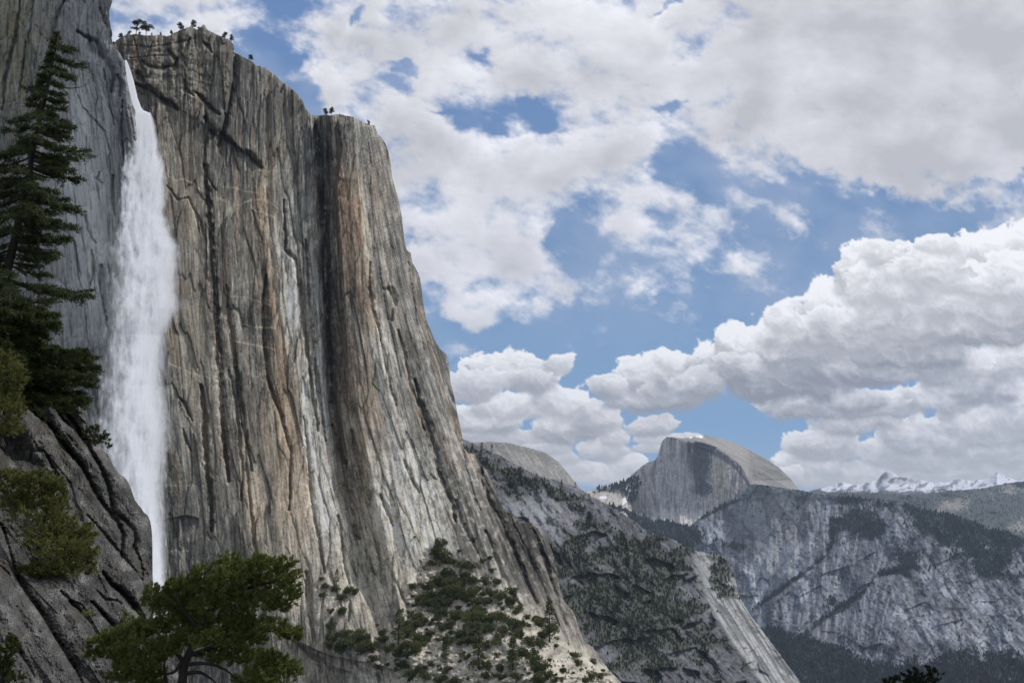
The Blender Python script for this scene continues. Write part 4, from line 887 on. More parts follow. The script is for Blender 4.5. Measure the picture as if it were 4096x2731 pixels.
# ================================================================== WATERFALL
FALL = [(60, 124.6, 126.6), (70, 125.4, 130.4), (81, 127, 133.8), (98, 130.6, 137.6), (107, 133.2, 141), (110, 134.4, 143), (113, 134.4, 150.5), (127, 131, 154), (150, 127, 159), (170, 124, 165), (214, 119, 166), (236, 115, 172), (247, 112, 180), (265, 111, 180), (280, 110, 178), (307, 108, 181), (320, 107, 176), (334, 106, 168), (360, 103, 165), (385, 99, 165), (428, 96, 173), (472, 98, 170), (505, 108, 166), (550, 128, 167), (588, 140, 168), (645, 148, 174)]
def waterfall():
    m = bpy.data.materials.new('falling_water'); m.use_nodes = True; nt = m.node_tree; nt.nodes.clear(); L = nt.links.new
    out = N(nt, 'ShaderNodeOutputMaterial'); at = N(nt, 'ShaderNodeAttribute', attribute_name='col')
    sp = N(nt, 'ShaderNodeSeparateColor'); L(at.outputs['Color'], sp.inputs[0])
    d = N(nt, 'ShaderNodeBsdfDiffuse'); d.inputs['Color'].default_value = (.80, .82, .88, 1); t = N(nt, 'ShaderNodeBsdfTranslucent'); t.inputs['Color'].default_value = (.93, .94, .97, 1)
    mx = N(nt, 'ShaderNodeMixShader'); mx.inputs[0].default_value = .3; L(d.outputs[0], mx.inputs[1]); L(t.outputs[0], mx.inputs[2])
    tr = N(nt, 'ShaderNodeBsdfTransparent'); mo = N(nt, 'ShaderNodeMixShader'); L(sp.outputs[0], mo.inputs[0]); L(tr.outputs[0], mo.inputs[1]); L(mx.outputs[0], mo.inputs[2]); L(mo.outputs[0], out.inputs[0])
    fy = [f[0] for f in FALL]; fl = [f[1] for f in FALL]; fr = [f[2] for f in FALL]
    K = 4; Vs, Qs, Cs = [], [], []; base = 0
    ys = np.arange(60, 646, 1.0)
    for k in range(K):
        w = -1 + 2 * (k + .5) / K
        U, Y = np.meshgrid(np.linspace(-1.25, 1.25, 130), ys)
        l, r = np.interp(Y, fy, fl), np.interp(Y, fy, fr)
        cx, hw = (l + r) / 2, (r - l) / 2
        X = cx + U * hw
        yc = np.interp(Y, [60, 640], [720, 546])
        D = yc + w * np.interp(Y, [60, 108, 300, 640], [1.0, 3, 13, 13]) + 1.05 * U * hw * .72
        X = X * 1.0 
        o = k * 7.7
        fall = Y - 14 * np.abs(fbm(X * .05 + o, Y * .006, 2, 1010 + k))
        st = fbm(X * .28 + o, fall * .022, 4, 1001, .6)
        pf = fbm(X * .055 + o, Y * .022, 4, 1002, .6)
        pf2 = fbm(X * .14 + o, Y * .07, 4, 1003, .62)
        wob = .15 * pf + .13 * pf2 + .06 * st
        wob = wob * (.3 + .7 * smooth(105, 160, Y))
        soft = smooth(105, 330, Y)
        e_r = smooth(1.10, .66 - .36 * soft, U + 2.0 * wob)
        e_l = smooth(1.04, .72 - .85 * soft, -U - 2.2 * wob)
        R2 = smooth(1.15, .35, np.sqrt(np.clip(.8 * w * w + .15 * U * U, 0, 2)))
        core = e_r * e_l
        dens = core ** 1.25 * (.60 + .26 * st + .50 * pf + .36 * pf2) * (.45 + .55 * R2)
        head = smooth(140, 110, Y); dens = dens * (1 - head) + head * core * (.9 + .1 * st)
        dens = dens * (1 - .34 * smooth(340, 470, Y)) 
        alpha = np.clip(1 - (1 - np.clip(dens, 0, .9)) ** 1.9, 0, .96) * smooth(640, 600, Y)
        V = P(X, Y, D); n, m_ = X.shape
        idx = np.arange(n * m_).reshape(n, m_) + base; base += n * m_
        q = np.stack([idx[:-1, :-1], idx[1:, :-1], idx[1:, 1:], idx[:-1, 1:]], -1).reshape(-1, 4)
        am = np.maximum.reduce([alpha[:-1, :-1], alpha[1:, 1:], alpha[1:, :-1], alpha[:-1, 1:]]).ravel() > .004
        Vs.append(V.reshape(-1, 3)); Qs.append(q[am]); Cs.append(np.repeat(alpha.reshape(-1, 1), 3, 1))
    me = np_mesh('waterfall', np.concatenate(Vs), np.concatenate(Qs), m, np.concatenate(Cs))
    tag(link('waterfall', me), kind='structure', label='tall white waterfall plunging in a misty plume beside the cliff')
waterfall()

# ================================================================== FOREGROUND ROCK
RK_SKY = [(-150, 380), (-20, 388), (22, 389), (38, 387), (51, 388), (65, 389.5), (76, 395), (83, 402.5), (86, 415.5), (87.5, 425), (94, 436), (101, 446), (109, 456), (114, 466), (120, 474), (124, 476), (128.5, 482), (132, 491), (135, 499.5), (140, 506), (144, 511.5), (148, 515), (150.2, 520), (152, 531), (152.4, 540), (153, 620), (158, 640), (166, 655), (176, 668), (186, 690), (196, 720)]
RK_CRACKS = [([(52, 388), (65, 409), (78, 427.5), (87, 443), (101, 468), (109, 488.5), (114, 512), (125, 519), (134, 530), (136, 540), (132, 548)], 2.2, 1.2), ([(22, 402.5), (46, 420), (64, 443), (83, 467), (95, 491), (109, 511.5), (118, 522), (123, 535), (122, 556)], 2.4, 1.4),
             ([(48, 456), (56.6, 475.5), (62, 492), (68, 508)], 1.8, .9), ([(-5, 515), (2.5, 531), (10, 552), (16.6, 576), (25.5, 591), (42, 614), (52, 630), (61, 646), (72, 664), (86, 690)], 3.0, 1.8), ([(60, 590), (68, 597), (76, 606), (84, 614), (92, 622)], 1.8, .8),
             ([(91, 601), (102, 612), (113.5, 624), (120, 632), (124, 640)], 1.8, 1.0), ([(103, 572), (111, 583.4), (127.5, 596), (137, 608), (145.4, 622), (150, 634)], 2.6, 1.5), ([(88, 515), (97, 525), (110, 540), (122.5, 555), (133, 567), (142, 579)], 1.6, .8),
             ([(134, 545), (140, 560), (143, 574)], 1.6, .9), ([(97, 590), (106, 599), (117, 600), (122, 603)], 1.2, .5), ([(60, 403), (75, 425), (83, 440)], 1.4, .7), ([(36, 380), (50, 395), (62, 418), (75, 430), (86, 440)], 1.6, .8), ([(15, 640), (22, 655), (34, 675)], 2.0, .6), ([(0, 565), (9, 573), (14, 585), (20, 592)], 1.4, .6)]
def rk_depth(X, Y):
    c = X - .57 * (Y - 500)
    D = np.interp(Y, [385, 450, 520, 600, 700, 790], [62, 56, 48, 36, 25, 18]) + .045 * np.maximum(X, 0) * np.interp(Y, [400, 700], [1, .3])
    D = D + 2.2 * smooth(-6, 6, poly_dist(X, Y, RK_CRACKS[3][0])[0] * poly_dist(X, Y, RK_CRACKS[3][0])[1] * -1)
    D = D + .9 * fbm(c * .03, Y * .012, 3, 1101) + .25 * fbm(c * .1, Y * .05, 4, 1102)
    for pts, w, dp in RK_CRACKS:
        jx = 1.0 * perlin(X * .05, Y * .05, 1103) + .9 * perlin(X * .3, Y * .3, 1104)
        d, s_, pr = poly_dist(X + jx, Y, pts)
        tp = .35 + .8 * np.sin(np.clip(pr, .05, .95) * PI) ** .5
        D = D + dp * tp * (.9 * np.exp(-(d / w / tp) ** 2) + .6 * np.exp(-d / 7.5))
    # the dark hollow behind the big bush, rounded brow on the right
    D = D + 3.0 * blob(X, Y, 10, 458, 46, 20, 15) + 2.0 * blob(X, Y, 30, 560, 18, 44, -30)
    brow = smooth(14, 0, np.interp(Y, [400, 446, 482, 520, 540, 580, 590, 620], [86, 101, 128.5, 150, 152, 142, 146, 153]) - X)
    D = D + 3.2 * brow ** 2
    D = D + .20 * fbm(X * .3, Y * .25, 4, 1105, .7) + .5 * (cells(c * .035, Y * .02, 1106)[0] - .5)
    return D, dict(c=c)
def rk_color(X, Y, aux, E):
    C = np.zeros(X.shape + (3,)) + np.array((.058, .057, .054)) * (1 + .9 * fbm(X * .55, Y * .5, 3, 1120, .7))[..., None]
    n = fbm(X * .04, Y * .035, 4, 1111, .6); n2 = fbm(X * .25, Y * .2, 4, 1112, .6)
    C = mixc(C, (.075, .073, .07), smooth(0, .4, n) * .7); C = mixc(C, (.022, .022, .022), smooth(.05, .4, -n) * .6); C = mixc(C, (.06, .05, .038), smooth(.1, .4, fbm(X * .07, Y * .05, 3, 1113)) * .5)
    C = mixc(C, (.095, .093, .088), blob(X, Y, 20, 640, 40, 60, 30) * .7)
    return np.clip(C * (1 + .3 * n2)[..., None], .015, .4)
M_FORE = mat_rock('lichen_rock', bump=.9, fine=.35, scale=(.5, .5), dist=.10, speck=.7)
tag(relief('rock_slope', -150, 200, 372, 790, .6, RK_SKY, rk_depth, rk_color, M_FORE, sky_rough=.5, back=1.6, emax=30, seed=9), kind='structure', label='dark lichen covered granite slabs in the lower left foreground')

# ================================================================== PLANT BUILDERS
rng = np.random.default_rng(11)

def unit(v): return v / (np.linalg.norm(v, axis=-1, keepdims=True) + 1e-9)

def blades(C, dirs, length, width):
    """one thin triangle per centre, pointing along dirs"""
    n = len(C); d = unit(dirs); s = unit(np.cross(d, unit(rng.normal(size=(n, 3)))))
    L_ = (length * rng.uniform(.6, 1.3, n))[:, None]; W = (width * rng.uniform(.6, 1.3, n))[:, None]
    V = np.stack([C - s * W * .5, C + s * W * .5, C + d * L_], 1).reshape(-1, 3)
    return V, np.arange(3 * n).reshape(-1, 3)

def tube(pts, radii, sides=6):
    """tapered bent tube through pts"""
    pts = np.asarray(pts, float); V, Fc = [], []
    for i, p in enumerate(pts):
        t = unit((pts[min(i + 1, len(pts) - 1)] - pts[max(i - 1, 0)])[None])[0]
        a = unit(np.cross(t, [0.3, .9, .31])[None])[0]; b = np.cross(t, a)
        for k in range(sides):
            an = 2 * PI * k / sides; V.append(p + radii[i] * (math.cos(an) * a + math.sin(an) * b))
    for i in range(len(pts) - 1):
        for k in range(sides):
            k2 = (k + 1) % sides
            Fc.append((i * sides + k, i * sides + k2, (i + 1) * sides + k2)); Fc.append((i * sides + k, (i + 1) * sides + k2, (i + 1) * sides + k))
    return np.array(V), np.array(Fc)

def merge(parts):
    Vs, Fs, b = [], [], 0
    for V, Fc in parts: Vs.append(V); Fs.append(Fc + b); b += len(V)
    return np.concatenate(Vs), np.concatenate(Fs)

def curve_pts(p, n=10):
    """resample a polyline smoothly (n points)"""
    p = np.asarray(p, float); t = np.linspace(0, len(p) - 1, n); i = np.clip(t.astype(int), 0, len(p) - 2); f = (t - i)[:, None]
    p0 = p[np.maximum(i - 1, 0)]; p1 = p[i]; p2 = p[i + 1]; p3 = p[np.minimum(i + 2, len(p) - 1)]
    return .5 * (2 * p1 + (p2 - p0) * f + (2 * p0 - 5 * p1 + 4 * p2 - p3) * f ** 2 + (3 * p1 - p0 - 3 * p2 + p3) * f ** 3)

LEAF_FIR = mat_leaf('fir_needles', (.030, .046, .022), (.085, .10, .044))
LEAF_PINE = mat_leaf('pine_needles', (.032, .046, .015), (.085, .10, .030))
LEAF_OAK = mat_leaf('shrub_leaves', (.070, .092, .024), (.185, .21, .062))
LEAF_BUSH = mat_leaf('bush_leaves', (.085, .095, .026), (.21, .21, .07))
LEAF_FAR = mat_leaf('far_conifer', (.034, .048, .036), (.066, .082, .055)); LEAF_BRUSH = mat_leaf('brush', (.055, .068, .045), (.095, .105, .075))
LEAF_SLOPE = mat_leaf('slope_shrub_leaves', (.055, .072, .030), (.155, .170, .072))
LEAF_TIP = mat_leaf('dark_tip_leaves', (.008, .012, .006), (.022, .03, .012))
BARK_D = mat_bark('dark_bark', (.02, .017, .014)); BARK_G = mat_bark('grey_bark', (.07, .06, .05))

def thing(name, label, cat, loc, group=None, rz=0):
    o = empty(name, loc, rz); return tag(o, label, cat, group)

def part(name, VF, mat, parent, origin, smooth_=False):
    V, Fc = VF
    me = np_mesh(name, V - np.array(origin), Fc, mat, smooth_=smooth_)
    return link(name, me, parent)

def clump_foliage(clumps, Y, size, count, flat=.7, spread=.35, yscale=1.0, sub=14, seed_=0):
    """clumps: (px, py, rx, ry) pixels, at forward distance Y; returns leaf triangles gathered in many small sprays"""
    out = []; m = Y / F; spread = 0 if count == 420 and size == .06 else spread
    for (cx, cy, rx, ry) in clumps:
        dY = rng.normal() * spread * rx * m * 2.2
        c = P(np.array(cx), np.array(cy), Y + dY)
        ns = max(6, int(2.2 * sub * (rx * ry) ** .5 / 8))
        for s_ in range(ns):
            u = rng.normal(size=3); u /= np.linalg.norm(u); r = rng.uniform(.2, 1.25) ** .5
            sc = c + u * r * np.array([rx * m, (rx + ry) * .5 * m, ry * m]) * .95
            n = int(2.4 * count / ns * rng.uniform(.5, 1.4) * (rx * ry) ** .5 / 8) + 3
            ln = rng.uniform(.35, .8) * (rx + ry) * .5 * m
            ax = unit((u * np.array([1, 1, .5]) + np.array([0, 0, .45]) + rng.normal(size=3) * .35)[None])[0]
            tt = rng.uniform(0, 1, (n, 1)) ** .8
            q = ax * tt * ln + rng.normal(size=(n, 3)) * ln * .17 * (1.15 - tt)
            dirs = ax * 1.1 + rng.normal(size=(n, 3)) * .6 + np.array([0, 0, .25])
            out.append(blades(sc + q, dirs, size * 1.15, size * .36))
    return merge(out)

def px_path(pts, Y, n=14, dY=None):
    p = np.array([P(np.array(float(x)), np.array(float(y)), Y + (dY[i] if dY else 0)) for i, (x, y) in enumerate(pts)])
    return curve_pts(p, n)

# ------------------------------------------------------------------ tall fir in front of the falls
def tall_conifer(name, label, cat, trunk_px, Y, extR, extL, y_from, y_to, n_br, dens, mat, bark, size, r0, droop=.18, fullness=1.0, deadwood=0):
    tr = px_path(trunk_px, Y, 40); m = Y / F
    base = tr[-1]
    t = thing(name, label, cat, tuple(base))
    rad = np.linspace(.05, r0, len(tr)) 
    part('trunk', tube(tr, rad, 9), bark, t, base, True)
    ty = np.array([p[1] for p in trunk_px], float); tx = np.array([p[0] for p in trunk_px], float)
    limbs, leaves = [], []
    for i in range(n_br):
        f = (i + rng.uniform(0, 1)) / n_br
        py = y_from + (y_to - y_from) * f ** .9
        side = rng.uniform(0, 1)
        cx = np.interp(py, ty, tx)
        if side < .42: reach = np.interp(py, [a[0] for a in extR], [a[1] for a in extR]) - cx; sx = 1; dz = rng.uniform(-.5, .5) * reach
        elif side < .8: reach = cx - np.interp(py, [a[0] for a in extL], [a[1] for a in extL]); sx = -1; dz = rng.uniform(-.5, .5) * reach
        else:
            reach = (np.interp(py, [a[0] for a in extR], [a[1] for a in extR]) - np.interp(py, [a[0] for a in extL], [a[1] for a in extL])) * .5; sx = rng.uniform(-.5, .5); dz = reach * rng.choice([-1, 1]); reach *= 1
        reach = max(reach, 4) * rng.uniform(.35, 1.10)
        a = P(np.array(cx), np.array(py - reach * .10), Y)
        dp = droop * rng.uniform(.3, 1.5)
        b = P(np.array(cx + sx * reach * .55), np.array(py + reach * dp * .5), Y + dz * m * .6)
        c = P(np.array(cx + sx * reach), np.array(py + reach * (dp - .10)), Y + dz * m)
        br = curve_pts([a, b, c], 9)
        limbs.append(tube(br, np.linspace(max(.03, r0 * .22 * reach / 60 + .02), .012, 9), 4))
        if rng.uniform() < deadwood: continue
        ln = np.linalg.norm(c - a)
        nt_ = int(10 + ln * 3.2 * fullness)
        for k in range(nt_):
            g = rng.uniform(.16 if i > n_br * .25 else .05, 1.0)
            p0 = a * (1 - g) ** 2 + 2 * b * g * (1 - g) + c * g * g
            ax = unit((c - a)[None])[0]; lat = unit(np.cross(ax, [0, 0, 1])[None])[0] * rng.choice([-1, 1])
            tl = (.30 * ln * (1 - g) + .10 * ln + .18) * rng.uniform(.5, 1.1) * (.6 if g > .9 else 1)
            dirv = unit((ax * .9 + lat * rng.uniform(.2, 1.0) + np.array([0, 0, rng.uniform(-.45, .12)]))[None])[0]
            nb = int(dens * tl / .5) + 4
            s_ = rng.uniform(0, 1, nb)[:, None]
            cpts = p0 + dirv * tl * s_ + np.array([0, 0, -.10]) * tl * s_ ** 2 + rng.normal(size=(nb, 3)) * size * .35
            dd_ = dirv + rng.normal(size=(nb, 3)) * .75 + np.array([0, 0, .1])
            leaves.append(blades(cpts, dd_, size * 1.25, size * .42))
    part('limbs', merge(limbs), bark, t, base)['kind'] = 'stuff'
    part('crown', merge(leaves), mat, t, base)
    return t
FIR_R = [(30, 62), (42, 71), (47, 80), (55, 79), (62, 84), (72, 78), (80, 81), (88, 84), (94, 72), (104, 70), (112, 88), (118, 78), (126, 68), (137, 84), (143, 76), (148, 90), (156, 74), (165, 72), (171, 87), (177, 70), (188, 74), (199, 80), (205, 90), (211, 97), (217, 78), (223, 72), (229, 85), (236, 70), (244, 60), (254, 56), (262, 52), (268, 68), (275, 60), (283, 80), (288, 90), (294, 80), (302, 62), (330, 60)]
FIR_L = [(30, 57), (42, 46), (50, 49), (60, 45), (72, 28), (78, 36), (88, 22), (98, 26), (112, 14), (120, 10), (130, 3), (150, -12), (200, -25), (330, -55)]
tall_conifer('fir_tree', 'tall dark leaning fir in front of the pale rock wall left of the falls', 'tree', [(59.5, 31), (53, 60), (45, 98), (34, 142), (29, 176), (21, 209), (13, 247), (4, 280), (-6, 318), (-16, 370), (-26, 430)], 62, FIR_R, FIR_L, 33, 322, 165, 19, LEAF_FIR, BARK_D, .20, .42, fullness=1.15, deadwood=.10)
GR_R = [(296, 30), (303, 52), (309, 71), (316, 62), (322, 64), (330, 70), (341, 81), (347, 84), (353, 99), (358, 90), (363, 90), (370, 84), (378, 88), (385, 90), (392, 88), (400, 89), (410, 70)]
GR_L = [(296, -10), (410, -60)]
tall_conifer('pine_tree', 'bushy olive green pine overhanging the dark rock edge below the leaning fir', 'tree', [(10, 292), (6, 320), (2, 350), (-2, 385), (-6, 430)], 56, GR_R, GR_L, 298, 400, 110, 42, LEAF_PINE, BARK_D, .17, .3, droop=.12, fullness=1.9)

# ------------------------------------------------------------------ foreground shrubs
def z4(l): return [(x * .12755, 512 + y * .12755, rx * .12755, ry * .12755) for x, y, rx, ry in l]
def z3(l): return [(x * .1089, 341.5 + y * .1089, rx * .1089, ry * .1089) for x, y, rx, ry in l]
def bush(name, label, cat, clumps, Y, mat, size, count, stems, r=.05, sub=14, group=None, bark=None):
    bark = bark or BARK_D
    bx = np.mean([c[0] for c in clumps]); by = max(c[1] for c in clumps)
    base = np.array(stems[0][0][-1]) if False else P(np.array(float(stems[0][0][0])), np.array(float(stems[0][0][1])), Y)
    t = thing(name, label, cat, tuple(base), group)
    tr = stems[0]
    part('trunk', tube(px_path(tr, Y, 16), np.linspace(r, r * .35, 16), 8), bark, t, base, True)
    for st in stems[1:]:
        dy = [0] + [float(v) for v in rng.normal(size=len(st) - 1) * .25]
        part('branch', tube(px_path(st, Y, 14, dy), np.linspace(r * .5, r * .1, 14), 6), bark, t, base, True)
    part('crown', clump_foliage(clumps, Y, size, count, sub=sub), mat, t, base)
    return t

CROWN = z4([(1190, 600, 35, 35), (1220, 680, 90, 55), (1350, 590, 50, 50), (1400, 640, 110, 70), (1300, 740, 130, 60), (1480, 560, 80, 50), (1590, 490, 70, 50), (1560, 620, 110, 70), (1700, 600, 120, 70), (1790, 400, 70, 60), (1780, 510, 110, 70), (1900, 470, 100, 60), (2050, 390, 90, 45), (2080, 460, 120, 60), (2250, 390, 55, 40), (2230, 490, 90, 55),
            (2290, 590, 50, 50), (2150, 590, 130, 60), (2240, 680, 90, 55), (1950, 620, 140, 70), (1850, 720, 130, 60), (2050, 720, 110, 45), (2190, 740, 60, 30), (1650, 740, 120, 60), (1500, 760, 120, 50), (1250, 850, 120, 50), (1130, 920, 120, 50), (1000, 960, 130, 50), (860, 1000, 100, 42), (760, 1020, 60, 32), (740, 1110, 50, 30), (880, 1080, 100, 42),
            (1050, 1060, 130, 50), (1000, 1160, 120, 50), (1100, 1200, 110, 50), (950, 1260, 80, 50), (1080, 1300, 90, 40), (1400, 880, 130, 50), (1550, 860, 110, 42), (1700, 880, 130, 50), (1850, 860, 130, 50), (2000, 880, 130, 48), (2150, 900, 110, 40), (2260, 940, 80, 32), (2300, 980, 45, 24), (1500, 980, 130, 45), (1350, 1020, 110, 45), (1650, 1000, 120, 48), (1800, 1000, 120, 48),
            (1950, 1000, 120, 40), (1200, 1120, 90, 50), (1300, 1100, 90, 40), (1700, 1120, 120, 45), (1850, 1130, 120, 50), (2000, 1140, 130, 48), (2120, 1160, 90, 45), (2220, 1200, 100, 50), (2300, 1240, 50, 40), (2200, 1310, 90, 50), (2050, 1270, 120, 50), (1950, 1330, 100, 40), (1200, 1250, 70, 50), (1160, 1330, 90, 35)])
def zp(l): return [(x * .12755, 512 + y * .12755) for x, y in l]
bush('shrub_tree', 'spreading dark green shrub tree at the bottom below the cliff, trunk showing', 'shrub', CROWN, 26, LEAF_OAK, .085, 820,
     [zp([(1440, 1560), (1430, 1339), (1450, 1180), (1500, 1060), (1560, 900), (1650, 760), (1800, 640), (1990, 520)]), zp([(1440, 1180), (1380, 1100), (1200, 1040), (1000, 980), (800, 1020)]), zp([(1450, 1190), (1600, 1180), (1750, 1220), (1900, 1339)]),
      zp([(1480, 1120), (1650, 1060), (1850, 1000), (2100, 930), (2270, 940)]), zp([(1340, 1500), (1300, 1300), (1290, 1180), (1340, 1080)]), zp([(1560, 900), (1450, 780), (1380, 650), (1340, 590)]), zp([(1640, 770), (1700, 600), (1780, 420)]), zp([(1850, 620), (2050, 560), (2250, 520)]), zp([(1460, 1260), (1560, 1250), (1640, 1290), (1700, 1339)]), zp([(1430, 1160), (1360, 1250), (1250, 1262)])], r=.13, sub=22)
BUSHL = z3([(80, 1260, 100, 60), (250, 1260, 110, 60), (400, 1270, 100, 60), (480, 1310, 80, 60), (150, 1350, 150, 70), (350, 1380, 150, 70), (520, 1400, 80, 70), (100, 1480, 130, 70), (300, 1490, 150, 70), (500, 1500, 100, 70)]) + \
    z4([(300, 60, 200, 70), (450, 120, 160, 80), (560, 180, 130, 80), (650, 170, 70, 50), (350, 200, 150, 70), (450, 300, 160, 70), (600, 300, 120, 70), (680, 330, 50, 40), (260, 460, 90, 50), (350, 470, 120, 60), (480, 440, 120, 60), (620, 420, 110, 50), (560, 530, 120, 50), (680, 540, 80, 60), (720, 600, 50, 40), (300, 560, 90, 50), (390, 620, 90, 50), (450, 660, 60, 30), (620, 620, 110, 40)])
bush('bush', 'large yellow green bush hanging in the cleft of the dark slabs', 'bush', BUSHL, 45, LEAF_BUSH, .14, 620, [[(30, 600), (34, 570), (40, 540), (45, 510), (40, 485)], [(36, 565), (55, 560), (75, 545)], [(38, 540), (60, 525), (78, 530)]], r=.14, sub=20)
bush('bush', 'sunlit yellow green bush at the left edge above the big bush', 'bush', z3([(60, 160, 80, 60), (120, 250, 80, 70), (150, 350, 60, 70), (60, 400, 100, 70), (130, 550, 80, 50), (160, 640, 60, 60), (60, 620, 100, 70), (100, 760, 80, 60), (60, 820, 70, 45), (40, 250, 80, 70), (40, 500, 90, 60)]), 50, LEAF_BUSH, .14, 640, [[(0, 445), (3, 420), (6, 395), (8, 365)], [(4, 415), (12, 405), (18, 395)]], r=.1, sub=20)
bush('bush', 'small round bush on the rim of the dark slabs against the falling water', 'bush', z3([(830, 820, 55, 40), (900, 850, 60, 50), (860, 900, 60, 40), (950, 900, 45, 42), (985, 955, 26, 26), (790, 850, 30, 30), (880, 790, 30, 20)]), 54, LEAF_PINE, .12, 420, [[(95, 442), (94, 434), (93, 428)], [(95, 440), (101, 438), (105, 440)]], r=.05, sub=12)
bush('bush', 'little upright bush on a slab beside the spreading shrub tree', 'bush', z4([(980, 790, 26, 30), (990, 850, 34, 30), (960, 880, 26, 20)]), 34, LEAF_OAK, .08, 420, [[(126, 628), (125, 620), (125, 612)], [(126, 625), (128, 618), (129, 614)]], r=.03, sub=12)
bush('bush', 'low tuft of leaves growing from a slab crack below the big bush', 'bush', z4([(690, 795, 38, 16), (670, 785, 20, 12), (715, 800, 22, 12)]), 34, LEAF_OAK, .07, 380, [[(88, 616), (88, 613), (88, 611)]], r=.02, sub=10)
bush('bush', 'dark bush cut off by the lower left corner', 'bush', z4([(60, 1060, 60, 50), (40, 1150, 50, 60), (100, 1010, 40, 30), (120, 1310, 50, 30), (30, 1280, 50, 50), (10, 1200, 50, 60)]), 22, LEAF_PINE, .07, 640, [[(0, 690), (4, 665), (7, 645)], [(4, 665), (12, 650), (14, 640)]], r=.05, sub=16)
for (lbl, cl, Yd) in (('strip of green moss along a ledge of the dark slabs', [(270, 560, 30, 14), (310, 600, 34, 18), (350, 640, 34, 18), (390, 680, 34, 20), (430, 725, 26, 18)], 51), ('patch of green moss in the slab crack under the small round bush', [(545, 842, 24, 20), (556, 858, 24, 20), (568, 872, 24, 20), (580, 888, 20, 20)], 49)):
    c0 = z3(cl); b0 = P(np.array(c0[0][0]), np.array(c0[0][1]), Yd)
    V, Fc = clump_foliage(c0, Yd, .06, 420, sub=12)
    o = link('moss_patch', np_mesh('moss_patch', V - b0, Fc, LEAF_PINE, smooth_=False)); o.location = tuple(b0); tag(o, lbl, 'moss', 'moss on the slabs')
TIP = [(750 + x * .1165, 512.5 + y * .1165, rx * .1165, ry * .1165) for x, y, rx, ry in [(1545, 1345, 22, 26), (1590, 1395, 50, 28), (1480, 1400, 60, 34), (1400, 1360, 26, 26), (1345, 1395, 60, 26), (1300, 1435, 60, 24), (1500, 1450, 100, 26), (1200, 1455, 55, 14), (1400, 1460, 90, 26), (1480, 1500, 120, 30)]]
bush('treetop', 'dark leafy treetop poking up at the bottom edge before the valley forest', 'tree', TIP, 40, LEAF_TIP, .10, 420, [[(922, 760), (921, 715), (924, 690), (928, 675)], [(921, 700), (910, 686), (905, 676)]], r=.09, sub=14)

# ------------------------------------------------------------------ reusable small trees and shrubs
def conifer_mesh(seed, n_lv=13, per=9, slim=.17, mat=None, open_=0.0, kind='spire'):
    """unit-height crown; base at z=0"""
    global rng
    old = rng; rng = np.random.default_rng(seed); out = []
    if kind == 'spire':
        z0 = rng.uniform(.04, .14)
        for l in range(n_lv):
            h = z0 + (1 - z0) * (l / n_lv) ** .95; r = slim * (1 - h) ** .8 * rng.uniform(.7, 1.25) + .012
            if rng.uniform() < open_: continue
            n = per * 3; a = rng.uniform(0, 2 * PI, n); rr = r * rng.uniform(.15, 1, n)
            c = np.stack([np.cos(a) * rr, np.sin(a) * rr, h - rr * .35 + rng.normal(size=n) * .012], 1)
            d = np.stack([np.cos(a), np.sin(a), rng.uniform(-.6, .25, n)], 1)
            out.append(blades(c, d, .075, .04))
        out.append(blades(np.tile([[0, 0, .96]], (4, 1)), np.tile([[0, 0, 1.]], (4, 1)) + rng.normal(size=(4, 3)) * .15, .06, .02))
    else:       # open, flat-topped rim pine
        for k in range(16):
            h = rng.uniform(.45, .98) if kind == 'umbrella' else rng.uniform(.15, .95); a = rng.uniform(0, 2 * PI)
            r = rng.uniform(.05, .30) * (1.1 if kind == 'umbrella' else (1.15 - .8 * h)); c0 = np.array([math.cos(a) * r, math.sin(a) * r, h])
            n = 60; q = unit(rng.normal(size=(n, 3))) * rng.uniform(.2, 1, (n, 1)) * np.array([.12, .12, .06])
            out.append(blades(c0 + q, unit(q) + [0, 0, .4], .08, .045))
    rng = old
    return merge(out)

def make_proto(kinds, mat, bark, tag_):
    P_ = []
    for i, kw in enumerate(kinds):
        V, Fc = conifer_mesh(100 + i, **kw)
        cm = np_mesh('crown', V, Fc, mat, smooth_=False)
        lean = random.uniform(-.03, .03)
        top = .93 if kw.get('kind', 'spire') != 'spire' else .85
        parts_ = [tube(np.array([[0, 0, -.04], [lean * .5, 0, top * .4], [lean, 0, top]]), [.022, .016, .005], 5)]
        if kw.get('kind', 'spire') != 'spire':
            for _ in range(7):
                a = random.uniform(0, 2 * PI); h = random.uniform(.35, .85)
                parts_.append(tube(np.array([[lean * h, 0, h - .05], [math.cos(a) * .12, math.sin(a) * .12, h], [math.cos(a) * .25, math.sin(a) * .25, h + .05]]), [.01, .007, .004], 3))
        tm = np_mesh('trunk', *merge(parts_), bark, smooth_=True)
        P_.append((cm, tm))
    return P_

def place_tree(protos, base, height, name, label, group, rz=None, cat='tree', wide=1.0, which=None):
    cm, tm = protos[random.randrange(len(protos)) if which is None else which]
    t = thing(name, label, cat, tuple(base), group, rz if rz is not None else random.uniform(0, 6.28))
    t.scale = (height * wide, height * wide, height)
    c = link('crown', cm, t); k = link('trunk', tm, t)
    return t

